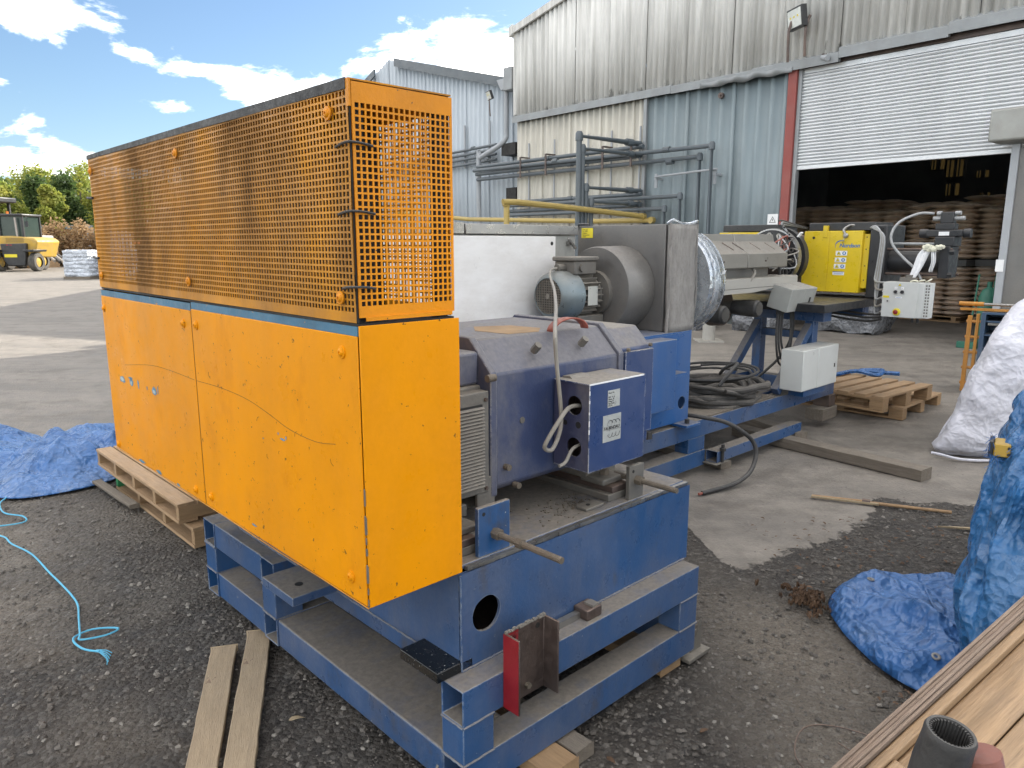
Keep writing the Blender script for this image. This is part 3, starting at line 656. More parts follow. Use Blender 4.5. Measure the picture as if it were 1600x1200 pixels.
for i, (pp, lb) in enumerate([([(-3.2, -.2, 2.10), (-3.35, -3.6, 2.28), (-3.4, -3.78, 2.20), (-3.4, -3.8, 2.05), (-3.4, -3.8, 0)], 'upper yellow gas pipe bending down behind the white cabinet'),
                              ([(-3.0, -.15, 2.02), (-4.3, -.5, 2.02), (-8.6, -.7, 2.16), (-12, -.8, 2.45)], 'long yellow gas pipe running along the foot of the walls')]):
    t = thing('gas_pipe', lb, 'pipe', 'W', pp[0], 'yellow gas pipes')
    MB().tube(pp, .055, 10, 3 if i == 0 else 0).part('pipe', m_gas, t)
    MB().cyl(Vector(pp[0])+Vector((0, -.1, 0)), Vector(pp[0]), .07, n=10).part('flange', m_gas, t)

# right-hand jamb column with control head
t = thing('jamb_column', 'pale grey steel column with shutter motor box at right end of the door', 'column', 'W', (3.45, -.3, 0))
MB().box(3.42, -.36, 0, 3.52, -.26, 2.9).part('column', m_pipel, t, bev=.006)
MB().box(3.52, -.33, 0, 4.6, -.29, 2.85).part('back_panel', m_galv, t)
MB().box(3.18, -.60, 2.93, 4.6, -.10, 3.36).part('motor_box', m_encl2, t, bev=.03)
MB().box(3.40, -.372, 1.15, 3.50, -.362, 1.32).part('sticker', m_lwhite, t)
t = thing('gas_bottle', 'dark green bottle leaning by the jamb column with a thin green handle', 'bottle', 'W', (3.25, .15, 0))
MB().lathe((3.22, .1, 0), (0, 0, 1), [(0, 0), (0, .13), (.75, .13), (.86, .09), (.9, .035), (.98, .035), (.985, 0)], 16).part('body', m_dkgreen, t)
MB().cyl((3.28, .02, .6), (3.38, .0, 1.75), .014).part('handle', m_dkgreen, t)

# sack stacks in the hall
def sack_layer():
    b = MB(); nu = 15
    for k in range(3):
        for s_ in range(2):
            x0 = k*.40-.6; y0 = -.6+s_*.6; pts = []
            N1, N2 = 7, 6
            for i in range(N2+1):
                v = i/N2
                for j in range(N1+1):
                    u = j/N1; a = (math.sin(math.pi*u)**.33 if 0 < u < 1 else 0)*(math.sin(math.pi*v)**.33 if 0 < v < 1 else 0)
                    pts.append((x0+u*.40, y0+v*.6, .055+.055*a))
            b.sheet(pts, N1+1, N2+1); b.sheet([(p[0], p[1], .11-p[2]) for p in pts], N1+1, N2+1)
    return b
layer_me = None
def sack_stack(x, y, rows, label, rz=0, z0=0.12, top=0):
    global layer_me
    t = thing('sack_stack', label, 'sacks', 'W', (x, y, 0), 'pallets of brown sacks in the hall')
    b = MB(); b.box(x-.58, y-.55, 0, x+.58, y+.55, .03)
    for dx in (-.5, -.04, .42): b.box(x+dx, y-.55, .03, x+dx+.09, y+.55, .10)
    b.box(x-.58, y-.55, .10, x+.58, y+.55, .12); b.part('pallet', m_wood, t)
    for i in range(rows):
        if layer_me is None: layer_me = sack_layer().mesh('sack_layer', (0, 0, 0)); layer_me.materials.append(m_sack)
        o = bpy.data.objects.new('sack_layer', layer_me); COL.objects.link(o); o.parent = t
        o.location = (random.uniform(-.03, .03), random.uniform(-.035, .035), z0+i*.098+(.14 if i >= 10 else 0))
        o.rotation_euler = (random.uniform(-.012, .012), random.uniform(-.012, .012), (math.pi if i % 2 else 0)+random.uniform(-.02, .02))
    if rows > 10:
        MB().box(x-.58, y-.55, z0+.99, x+.58, y+.55, z0+1.11).part('middle_pallet', m_inner, t)  # given the dark lining colour to paint the shaded gap between tiers
k = 0
spots = [(-2.6+i*1.22, 3.9+.08*(i % 3), (20, 21, 20, 20)[i % 4]) for i in range(3)] + [(1.15+i*1.2, 4.1+.35*i, (21, 20, 20, 19)[i]) for i in range(4)] + [(-2.0+i*1.25, 5.3, 22+(i % 2)) for i in range(5)]
words = ['first', 'second', 'third', 'fourth', 'fifth', 'sixth', 'seventh']
for i, (x, y, r_) in enumerate(spots):
    row = 'front' if i < 7 else 'rear'
    sack_stack(x, y, r_, 'tall stack of brown sacks in the hall, %s from the left in the %s row' % (words[i if i < 7 else i-7], row))

def blob_box(x0, y0, z0, x1, y1, z1, rnd=.12, amp=.03, n=10, seed=0, fr=3.):
    b = MB(); cx, cy, cz = (x0+x1)/2, (y0+y1)/2, (z0+z1)/2; hx, hy, hz = (x1-x0)/2, (y1-y0)/2, (z1-z0)/2
    def f(p):
        q = Vector(p); d = q.normalized(); m = max(abs(q.x), abs(q.y), abs(q.z)); s = q.lerp(d*1.1, rnd*2)
        w = Vector((s.x*hx, s.y*hy, s.z*hz)); nz = mn.fractal(w*fr+Vector((seed, 0, 0)), 1, 2, 3)*amp
        w += d*nz; return (cx+w.x, cy+w.y, max(cz+w.z, z0))
    for ax in range(3):
        for sg in (-1, 1):
            pts = []
            for i in range(n+1):
                for j in range(n+1):
                    a, c = -1+2*i/n, -1+2*j/n; p = [0, 0, 0]; p[ax] = sg; p[(ax+1) % 3] = a; p[(ax+2) % 3] = c*sg; pts.append(f(p))
            b.sheet(pts, n+1, n+1)
    return b
def bale(x, y, w, d, h, label, frame='W', m=None, seed=0, group=None, layers=0):
    t = thing('wrapped_bale', label, 'bale', frame, (x, y, 0), group)
    if layers:
        MB().box(x-w/2, y-d/2, 0, x+w/2, y+d/2, .12).part('pallet', m_woodgrey, t)
        for i in range(layers):
            blob_box(x-w/2, y-d/2, .12+i*h/layers, x+w/2, y+d/2, .12+(i+1)*h/layers+.02, .10, .035, 8, seed+i*3, 3).part('sack_layer', m, t, ang=80)
    else: blob_box(x-w/2, y-d/2, 0, x+w/2, y+d/2, h, .14, .07, 14, seed, 3.2).part('wrapping', m, t, ang=80)
    return t
bale(-2.7, -1.6, 1.5, .9, .50, 'black film bale on the ground near the grey green cladding', m=m_black, seed=3)
bale(-.15, -.5, .8, .8, .30, 'lowest grey wrapped bale inside the shutter seen under the yellow machine', m=m_film, seed=9)
bale(.95, .6, 1.2, .9, .55, 'shiny grey wrapped bale just inside the shutter, largest of the pair', m=m_film, seed=14)
bale(-1.35, -1.1, 1.0, .8, .42, 'silver wrapped bale beside the blue frame leg near the red door post', m=m_film, seed=21)
t = thing('ground_post', 'short pale steel post on a square base plate behind the extruder', 'post', 'G', (3.17, 11.8, 0))
MB().cyl((3.17, 11.8, .02), (3.17, 11.8, .85), .10, n=12).part('post', m_beige, t); MB().box(2.97, 11.6, 0, 3.37, 12.0, .025).part('base_plate', m_beige, t)

# ------------------------------------------------------------------ far yard on the left
def tree(name, label, x, y, h, cr, leafcol, n, sz, trunkh=.25, seed=0, conif=False, group='trees beyond the yard', cat='tree'):
    rng = random.Random(seed); t = thing(name, label, cat, 'G', (x, y, 0), group)
    b = MB(); b.tube([(x, y, 0), (x+.1, y, h*.4), (x, y+.1, h*.85)], lambda s: .13*(1-s*.85)*h/7, 7, 3)
    cl = []
    for i in range(36 if conif else 30):
        fz = rng.uniform(trunkh, .98)
        rr = cr*((1.05-fz) if conif else math.sin(math.pi*min(.97, (fz-trunkh)/(1-trunkh)*.8+.15)))
        a = rng.uniform(0, 6.28); q_ = rng.uniform(.3, .95)
        p = Vector((x+math.cos(a)*rr*q_, y+math.sin(a)*rr*q_, h*fz)); cl.append((p, cr*rng.uniform(.26, .46)))
        b.tube([(x, y, h*max(fz-.14, .08)), (p+Vector((x, y, h*max(fz-.14, .08))))/2, p], lambda s: .035*(1-s*.8), 4, 0)
    b.part('trunk', m_bark, t)
    V = []; F = []
    for i in range(n):
        p, r = rng.choice(cl); d = Vector((rng.gauss(0, 1), rng.gauss(0, 1), rng.gauss(0, .8))); d.normalize()
        q_ = p + d*r*rng.uniform(.5, 1.1); s_ = sz*rng.uniform(.6, 1.3)
        e1 = Vector((rng.gauss(0, 1), rng.gauss(0, 1), rng.gauss(0, .6))).normalized(); e2 = e1.cross(Vector((rng.gauss(0, 1), rng.gauss(0, 1), rng.gauss(0, 1)))).normalized()
        k = len(V); V += [q_-e1*s_, q_+e2*s_*.55, q_+e1*s_, q_-e2*s_*.55]; F.append((k, k+1, k+2, k+3))
    c = MB(); c.add(V, F); c.part('crown', leafcol, t, smooth=False)
    return t
m_bark = mat('tree_bark', (.10, .08, .06), .9)
def leafmat(name, c1, c2):
    m = mat(name, c1, .6, var2=c2, vs=1.1, bump=0); b = m.node_tree.nodes['Principled BSDF']
    b.inputs['Subsurface Weight'].default_value = 0
    t = m.node_tree; tr = t.nodes.new('ShaderNodeBsdfTranslucent'); mx = t.nodes.new('ShaderNodeMixShader'); mx.inputs[0].default_value = .5
    src = b.inputs['Base Color'].links[0].from_socket; t.links.new(src, tr.inputs[0]); out = [n for n in t.nodes if n.type == 'OUTPUT_MATERIAL'][0]
    t.links.new(b.outputs[0], mx.inputs[1]); t.links.new(tr.outputs[0], mx.inputs[2]); t.links.new(mx.outputs[0], out.inputs[0]); return m
m_lfy = leafmat('yellow_green_leaves', (.19, .27, .05), (.42, .40, .09)); m_lfd = leafmat('dark_green_leaves', (.05, .10, .03), (.12, .17, .05)); m_lfb = leafmat('brown_shrub_leaves', (.30, .20, .10), (.44, .31, .18))
tr = [('pine_tree', 'dark bushy evergreen, far left above the loader cab', -40.2, 58, 6.4, 2.0, m_lfd, True), ('birch_tree', 'yellow green tree right behind the loader cab', -37.2, 55, 5.6, 1.6, m_lfy, False),
      ('pine_tree', 'dark evergreen between the two yellow trees', -37.0, 59, 6.5, 2.2, m_lfd, True), ('birch_tree', 'tall pale yellow tree standing behind the dark evergreens', -41.5, 66, 8.0, 2.6, m_lfy, False),
      ('birch_tree', 'slim golden yellow tree above the wrapped sack pallets', -33.6, 55, 5.6, 1.1, m_lfy, False), ('pine_tree', 'dark evergreen nearest to the left edge of the guard', -34.2, 58, 6.4, 1.9, m_lfd, True),
      ('birch_tree', 'pale feathery tree top beside the left edge of the guard', -38.2, 67, 8.2, 2.4, m_lfy, False), ('birch_tree', 'bright yellow bush tree at the left edge of the yard', -39.6, 56, 5.0, 1.6, m_lfy, False),
      ('pine_tree', 'dark evergreen hidden partly by the guard', -31.5, 59, 6.6, 2.2, m_lfd, True), ('birch_tree', 'yellow green tree hidden partly by the guard', -28, 58, 6.0, 2.0, m_lfy, False),
      ('pine_tree', 'evergreen at the far left beyond the frame edge', -43.5, 60, 6.8, 2.4, m_lfd, True)]
for i, (nm, lb, x, y, h, c, lm, cf) in enumerate(tr): tree(nm, lb, x, y, h, c, lm, 9000, .14, .05 if cf else .12, i+1, cf)
for i, (x, y, h) in enumerate([(-36.0, 53, 2.4), (-34.4, 52, 2.9), (-32.8, 51, 2.9), (-31.2, 51, 2.7), (-29.6, 51.5, 2.9), (-27.5, 52, 2.8), (-37.8, 53, 2.6)]):
    tree('shrub', ('rust brown shrub behind the yard stores, %s from the left' % ('second', 'third', 'fourth', 'fifth', 'sixth', 'seventh', 'first')[i]), x, y, h, 1.5, m_lfb, 2600, .12, .05, i+40, False, 'brown shrubs beyond the yard', 'shrub')
# far bank so that the horizon is closed by greenery
V = []; F = []
rng = random.Random(5)
for i in range(26000):
    x = rng.uniform(-120, 20); y = 74+rng.gauss(0, 2.5); z = rng.uniform(0, 1)**.8*(7.4+1.0*mn.noise(Vector((x*.15, 0, 0)))+.8*mn.noise(Vector((x*.6, 3, 0))))
    e1 = Vector((rng.gauss(0, 1), rng.gauss(0, 1), rng.gauss(0, 1))).normalized()*.42; e2 = e1.cross(Vector((rng.gauss(0, 1), rng.gauss(0, 1), 1))).normalized()*.28
    q_ = Vector((x, y, z)); k = len(V); V += [q_-e1, q_+e2, q_+e1, q_-e2]; F.append((k, k+1, k+2, k+3))
o = MB().add(V, F).solo('woodland', m_lfd, 'distant green woodland closing the far side of the yard', 'woodland', 'G', smooth=False, kind='stuff')

def wheel(b_t, b_r, c, r, w, t):
    c = Vector(c); d = Vector((1, 0, 0))
    ty = MB().lathe(c-d*w/2, d, [(0, r*.55), (0, r*.9), (w*.15, r), (w*.85, r), (w, r*.9), (w, r*.55)], 20).part('wheel', m_tyre, t)
    MB().lathe(c-d*w*.4, d, [(0, 0), (0, r*.2), (w*.1, r*.55), (w*.7, r*.55), (w*.8, r*.2), (w*.8, 0)], 16).part('rim', m_load, ty)
lx, ly = -27.65, 42.6
t = thing('wheel_loader', 'yellow and black wheeled loader parked at far left, rear towards the camera', 'loader', 'G', (lx, ly, 0))
b = MB(); b.prism([(lx-2.2, .75), (lx+.95, .75), (lx+1.15, 1.35), (lx+1.25, 1.65), (lx+1.05, 1.82), (lx-.2, 1.95), (lx-2.2, 1.95)], 1, ly-.9, ly+1.2)
b.part('body', m_load, t, bev=.08)
b = MB(); b.prism([(lx-.72, 1.52), (lx+.72, 1.55), (lx+.66, .62), (lx+.6, .30), (lx-.4, .30), (lx-.6, .62)], 1, ly-1.15, ly-.88); b.part('counterweight', m_black, t, bev=.06)
MB().box(lx-.5, ly-1.17, .78, lx+.2, ly-1.155, .95).part('number_plate', m_lay, t)
for (x, y) in ((-2.0, -.6), (-.95, -.6), (.35, -.6), (-2.0, .9), (.35, .9)): MB().box(lx+x-.05, ly+y-.05, 1.9, lx+x+.05, ly+y+.05, 3.05).part('cab_post', m_black, t)
MB().box(lx-2.15, ly-.75, 3.02, lx+.45, ly+1.05, 3.16).part('cab_roof', m_black, t, bev=.05)
MB().box(lx-1.95, ly-.57, 1.9, lx+.33, ly-.55, 3.03).part('window', m_glass, t); MB().box(lx+.33, ly-.55, 1.9, lx+.35, ly+.9, 3.03).part('window', m_glass, t)
MB().cyl((lx+.05, ly-.72, 1.8), (lx+.02, ly-.72, 2.95), .05).part('exhaust', m_conc, t)
MB().cyl((lx-.1, ly+.2, 1.9), (lx-.1, ly+.2, 2.35), .3, .2).part('seat', m_black, t)
for x, y in ((-.95, -.95), (1.1, -.95), (-2.2, 1.6), (-.2, 1.6)): wheel(0, 0, (lx+x, ly+y, .52), .52, .36, t)
for x, y in ((-.95, -.95), (1.1, -.95)): MB().prism([(lx+x-.30, 1.08), (lx+x+.26, 1.08), (lx+x+.30, 1.20), (lx+x-.30, 1.20)], 1, ly+y-.62, ly+y+.60).part('mudguard', m_black, t, bev=.03)
for sx in (-2.25, .55): MB().tube([(lx+sx*.95, ly-.5, 3.0), (lx+sx*1.08, ly-.62, 2.95), (lx+sx*1.08, ly-.62, 2.6)], .018, 6, 0).part('mirror_arm', m_black, t); MB().box(lx+sx*1.08-.09, ly-.66, 2.45, lx+sx*1.08+.09, ly-.62, 2.75).part('mirror', m_black, t)
MB().cyl((lx-.9, ly+.1, 3.16), (lx-.9, ly+.1, 3.32), .06).part('beacon', m_orange, t)
for k in range(5): MB().box(lx-.5, ly-.905, 1.60+k*.055, lx+.5, ly-.895, 1.62+k*.055).part('grille_bar', m_black, t)
for k in range(2): MB().box(lx-2.1+.0, ly-1.0, .45+k*.3, lx-1.6, ly-.85, .49+k*.3).part('step', m_black, t)
for x in (-.35, -.15): MB().box(lx+x, ly-1.16, 1.42, lx+x+.12, ly-1.15, 1.48).part('tail_light', m_red, t)
ex_, ey_ = -31.3, 45.5
t = thing('telehandler', 'taller dark machine behind the loader with its cab showing at the left edge', 'telehandler', 'G', (ex_, ey_, 0))
MB().box(ex_-2.2, ey_-1, .8, ex_+.9, ey_+1, 2.2).part('body', m_load, t, bev=.08)
for (x, y) in ((-1.3, -.7), (.55, -.7), (-1.3, .7), (.55, .7)): MB().box(ex_+x-.07, ey_+y-.07, 2.2, ex_+x+.07, ey_+y+.07, 4.0).part('cab_post', m_black, t)
MB().box(ex_-1.5, ey_-.9, 3.95, ex_+.95, ey_+.9, 4.25).part('cab_roof', m_black, t, bev=.06)
MB().box(ex_-1.2, ey_-.62, 2.2, ex_+.5, ey_-.6, 3.95).part('window', m_glass, t)
MB().box(ex_-.15, ey_-.7, 2.5, ex_+.15, ey_-.64, 3.1).part('seat_back', m_orange, t)
for x, y in ((-1.6, -1.1), (.7, -1.1), (-1.6, 1.1), (.7, 1.1)): wheel(0, 0, (ex_+x, ey_+y, .6), .6, .4, t)
for i in range(9):
    px_, pz_ = -30.95+(i % 3)*.29, 1.33+.29*(i//3)
    t = thing('concrete_pipe', 'grey concrete pipe in the stack of nine, %s row, %s' % (('bottom', 'middle', 'top')[i//3], ('left', 'centre', 'right')[i % 3]), 'pipe', 'G', (px_, 48, 0), 'stacked concrete pipes')
    MB().lathe((px_, 46.5, pz_), (0, 1, 0), [(0, .105), (0, .143), (3, .143), (3, .105), (0, .105)], 16).part('pipe', m_conc, t)
MB().box(-31.4, 46.7, 0, -29.9, 49.3, 1.18).solo('timber_pile', m_wood, 'low timber pile under the stacked concrete pipes', 'timber', 'G', (-30.6, 48, 0))
for i in range(5):
    MB().tube([(-29.6+i*.32, 46.6, 1.15-i*.08), (-28.5+i*.32, 46.0, .55-i*.08)], .10, 8, 0).solo('steel_tube', m_conc if i % 2 else m_black, 'loose tube leaning beside the concrete pipes, %s of five from the left' % words[i], 'tube', 'G', (-29, 46.3, 0), group='loose tubes by the pipe stack')
bale(-18.98, 32.9, 1.15, 1.0, 1.12, 'low pallet of shrink wrapped grey sacks at the left of the guard', 'G', m_filmw, 5, 'wrapped sack pallets in the yard', 7)
bale(-18.75, 35.6, 1.15, 1.0, 1.95, 'tall pallet of shrink wrapped sacks behind the lower one', 'G', m_filmw, 50, 'wrapped sack pallets in the yard', 11)
bale(-17.5, 33.4, 1.1, 1.0, 1.15, 'pallet of shrink wrapped sacks half hidden by the guard edge', 'G', m_filmw, 90, 'wrapped sack pallets in the yard', 7)
MB().prism([(-19.3, 1.48), (-17.6, 1.40), (-17.6, 1.46), (-19.0, 1.62)], 1, 37, 38.2).solo('orange_sheet', m_orange, 'bright orange sheet lying on stores behind the wrapped pallets', 'sheet', 'G', (-18.5, 37.5, 0))
MB().box(-19.3, 37, 0, -17.5, 38.2, 1.38).solo('store_crate', m_woodgrey, 'grey crate under the orange sheet', 'crate', 'G', (-18.4, 37.5, 0), bev=.02)
# low sheds seen through the trees
MB().box(-38.0, 57, 0, -32, 57.5, 2.9).solo('shed', m_clad4, 'pale low shed wall half hidden between the far trees', 'shed', 'G', (-34, 57, 0))

# ------------------------------------------------------------------ skid frame with motor plinth
ski = thing('motor_plinth', 'blue welded steel plinth on stacked box rails under the motor', 'machine base', 'M', (.5, .5, 0))
h0 = .275
def rail(ax, a0, a1, b0, b1, z0, z1, nm='rail', m=m_blue): return MB().hollow(ax, a0, a1, b0, b1, z0, z1, .006).part(nm, m, ski, bev=.004)
rail(0, -.06, 1.07, -.075, .02, .275, .384); rail(0, -.058, 1.068, -.073, .022, .05, .160)
for u in (-.06, .958): MB().box(u+.001, -.074, .1605, u+.111, .019, .2745).part('post', m_blue, ski, bev=.003)
rail(0, -.06, 1.12, 1.02, 1.13, .275, .384); rail(0, -.06, 1.12, 1.02, 1.13, .05, .160)
rail(0, -.06, 1.12, 1.57, 1.68, .275, .384); rail(0, -.06, 1.12, 1.57, 1.68, .05, .160)
for v in (1.021, 1.571):
    for u in (-.06, 1.008): MB().box(u+.001, v, .1605, u+.111, v+.108, .2745).part('post', m_blue, ski, bev=.003)
MB().box(-.056, 1.1305, .276, .05, 1.5695, .383).part('rail', m_blue, ski, bev=.004); MB().box(-.054, 1.1305, .051, .05, 1.5695, .159).part('rail', m_blue, ski, bev=.004)
MB().box(-.055, .0225, .052, .17, 1.0195, .158).part('rail', m_blue, ski, bev=.006)
MB().box(.05, .0205, .276, .16, 1.0195, .383).part('rail', m_blue, ski, bev=.006)
MB().box(1.0, .0225, .052, 1.11, 1.56, .158).part('rail', m_blue, ski, bev=.006); MB().box(1.0, .0225, .276, 1.11, 1.0195, .383).part('rail', m_blue, ski, bev=.006)
def bead(p, q, r0=.004):
    p, q = Vector(p), Vector(q); n = max(3, int((q-p).length/.012)); rr = random.Random(int(p.x*999)+n)
    MB().tube([p+(q-p)*i/n+Vector((rr.uniform(-.0008, .0008), rr.uniform(-.0008, .0008), rr.uniform(-.0008, .0008))) for i in range(n+1)], lambda f: r0*(.8+.35*abs(math.sin(f*n*1.7))), 6, 1).part('weld_bead', m_blue, ski)
for z in (.1602, .2748):
    bead((-.060, -.0745, z), (.052, -.0745, z)); bead((.958, -.0745, z), (1.07, -.0745, z)); bead((-.0605, -.074, z), (-.0605, .018, z)); bead((1.0705, -.074, z), (1.0705, .018, z))
    bead((-.0605, 1.02, z), (-.0605, 1.13, z)); bead((-.0605, 1.57, z), (-.0605, 1.68, z))
bead((-.002, -.001, .386), (-.002, -.001, .67), .003); bead((0, -.001, .3862), (1.08, -.001, .3862), .0035); bead((-.001, .0, .3862), (-.001, 1.44, .3862), .0035)
# plinth box: near side plate with round hole
def plate_hole(u0, u1, z0, z1, v0, v1, hu, hz, hr, n=40):
    b = MB(); ring = []; out = []
    for i in range(n):
        a = 2*math.pi*i/n; c, s = math.cos(a), math.sin(a); ring.append((hu+c*hr*(1+.012*math.sin(a*3)), hz+s*hr*(1+.012*math.cos(a*5))))
        tx = ((u1-hu) if c > 0 else (hu-u0))/max(abs(c), 1e-6); tz = ((z1-hz) if s > 0 else (hz-z0))/max(abs(s), 1e-6); k = min(tx, tz); out.append((hu+c*k, hz+s*k))
    for v in (v0, v1):
        b.v += [(p[0], v, p[1]) for p in ring] + [(p[0], v, p[1]) for p in out]
    for i in range(n):
        j = (i+1) % n
        b.f += [(i, j, n+j, n+i), (2*n+j, 2*n+i, 3*n+i, 3*n+j), (j, i, 2*n+i, 2*n+j)]
    for (cu, cz) in ((u0, z0), (u1, z0), (u1, z1), (u0, z1)):      # corner fills
        a = math.atan2(cz-hz, cu-hu) % (2*math.pi); i = int(a/(2*math.pi)*n) % n; j = (i+1) % n; k = len(b.v); b.v += [(cu, v0, cz), (cu, v1, cz)]; b.f += [(n+i, n+j, k), (3*n+j, 3*n+i, k+1)]
    return b
plate_hole(.0, 1.10, .386, .672, .0, .010, .092, .528, .052).part('side_plate', m_blue, ski, ang=30)
MB().box(.0, .0102, .386, .010, 1.45, .672).part('end_plate', m_blue, ski); MB().box(1.09, .0102, .386, 1.10, 1.45, .672).part('end_plate', m_blue, ski); MB().box(0, 1.4502, .386, 1.1, 1.46, .672).part('side_plate', m_blue, ski)
MB().box(.0102, .0102, .386, 1.0898, 1.4498, .392).part('floor_plate', m_rust, ski)
MB().box(.02, .022, .6722, 1.09, 1.44, .686).part('top_plate', m_blue, ski, bev=.004)
b = MB()
for i in range(44):
    u = .03+i*.0242; b.box(u, .003+.004*random.random(), .671, u+.0245, .021, .681+.003*random.random())
b.part('weld_bead', m_steel, ski)
MB().box(-.085, .0, .3845, .04, .175, .415).part('mounting_plate', m_blackwet, ski, bev=.003, label='black speckled plate at the near corner')
MB().box(-.165, .66, .386, .0, .88, .418).part('mounting_plate', m_blue, ski, bev=.003)
MB().cyl((-.10, .74, .41), (-.10, .74, .4195), .014).part('plate_hole', m_darkin, ski)
MB().box(.46, -.06, .3848, .53, .0, .420).part('clamp_block', m_rust, ski, bev=.004); MB().box(.49, -.055, .4202, .52, -.02, .428).part('clamp_nut', m_louvre, ski)
MB().box(.35, -.03, .3848, .47, -.008, .405).part('slide_bar', m_steel, ski)
# feet at the corners
for (u, v) in ((-.13, -.02), (1.10, .0)):
    MB().box(u-.07, v-.08, .003, u+.07, v+.06, .018).part('foot_plate', m_dustgrey, ski, bev=.002)
    MB().prism([(u-.02, .018), (u+.05, .018), (u+.05, .13)], 1, v-.05, v-.042).part('gusset', m_dustgrey, ski); MB().prism([(u-.02, .018), (u+.05, .018), (u+.05, .13)], 1, v+.03, v+.038).part('gusset', m_dustgrey, ski)
    MB().cyl((u-.03, v, .018), (u-.03, v, .07), .012, n=10).part('bolt', m_bolt, ski)
# motor adjusters on the near edge
def adjuster(u0, u1, vr, zc, L, zt, label, m=m_blue):
    t = thing('motor_adjuster', label, 'adjuster', 'M', (u0, .03, .69), 'threaded motor adjusters on the plinth edge')
    MB().box(u0, .024, .6865, u1, .040, zt).part('bracket_plate', m, t, bev=.002)
    um = (u0+u1)/2
    MB().cyl((um, .024, zc), (um, -.0, zc), .017, n=6).part('nut', m_rod, t); MB().cyl((um, .12, zc), (um, -L, zc), .0095, n=10).part('threaded_rod', m_rod, t)
    MB().cyl((um, -.07, zc), (um, -.09, zc), .015, n=6).part('nut', m_rod, t) if L > .2 else None
    MB().cyl((u0+.02, .0235, zt-.02), (u0+.02, .026, zt-.02), .006, n=10).part('bolt_hole', m_darkin, t)
    return t
adjuster(.085, .205, 0, .745, .235, .83, 'left threaded motor adjuster with blue plate and long rod')
adjuster(.765, .845, 0, .752, .14, .805, 'right threaded motor adjuster with dusty plate and shorter rod', m_dustgrey)
for (u0, u1, lab) in ((.02, .16, 'left'), (.70, .86, 'right')):
    t = thing('slide_rail', 'steel slide rail clamped under the %s end of the motor' % lab, 'rail', 'M', (u0, .3, .686), 'slide rails under the motor')
    MB().box(u0, .06, .6865, u1-.03, .75, .712).part('rail', m_dustgrey, t, bev=.003); MB().box(u0+.02, .06, .7122, u1-.05, .75, .735).part('rail_top', m_rust, t, bev=.003)
    MB().box(u0, .085, .7352, u1-.02, .19, .758).part('clamp_plate', m_dustgrey, t, bev=.006)
    MB().cyl((u0+.06, .13, .758), (u0+.06, .13, .775), .018, n=6).part('nut', m_rod, t); MB().cyl((u0+.06, .13, .775), (u0+.06, .13, .81), .011, n=10).part('stud', m_rod, t)
t = thing('loose_plate', 'small dusty plate with a nut lying on the plinth top', 'plate', 'M', (.60, .07, .686))
MB().box(.575, .05, .6865, .665, .10, .697).part('plate', m_dustgrey, t, bev=.003); MB().cyl((.61, .075, .697), (.61, .075, .699), .008, n=6).part('nut_hole', m_darkin, t)
crumbs = MB()
for i in range(170):
    u, v = random.gauss(.60, .10), abs(random.gauss(.10, .04))+.03; r_ = random.uniform(.0012, .003)
    crumbs.box(u, v, .6865, u+r_*2, v+r_*2, .6865+r_)
crumbs.solo('metal_crumbs', m_bolt, 'scatter of small metal crumbs on the plinth top', 'debris', 'M', (.6, .1, .686), kind='stuff')
# red channel
t = thing('steel_channel', 'short red steel channel standing upright against the near blue rail', 'channel', 'M', (.17, -.1, .28))
CU0, CU1, CV, CZ0, CZ1 = .085, .245, -.0765, .275, .500
b = MB(); b.prism([(CU0, CV), (CU1, CV), (CU1, CV-.062), (CU1-.006, CV-.062), (CU1-.006, CV-.006), (CU0+.006, CV-.006), (CU0+.006, CV-.062), (CU0, CV-.062)], 2, CZ0, CZ1)
b.part('web', m_rust, t, bev=.002)
MB().box(CU0-.0014, CV-.0605, CZ0+.002, CU0-.0002, CV-.001, CZ1-.002).part('red_flange', m_red, t)
MB().box(CU0+.0062, CV-.0075, CZ0+.01, CU0+.05, CV-.0062, CZ1-.004).part('red_patch', m_redworn, t)
MB().cyl((.170, CV-.006, CZ0+.035), (.170, CV-.018, CZ0+.035), .009, n=6).part('bolt', m_bolt, t)
for u in (CU0+.032, CU1-.032): MB().cyl((u, CV-.006, CZ1-.022), (u, CV-.0075, CZ1-.022), .008, n=12).part('bolt_hole', m_darkin, t)
b = MB(); r_ = random.Random(3)
for k in range(16):
    u = CU0+.004+k*.0097; b.box(u, CV-.006-r_.uniform(0, .006), CZ1-.002, u+.009, CV, CZ1+r_.uniform(.001, .006))
b.part('dirt_crust', m_louvre, t)

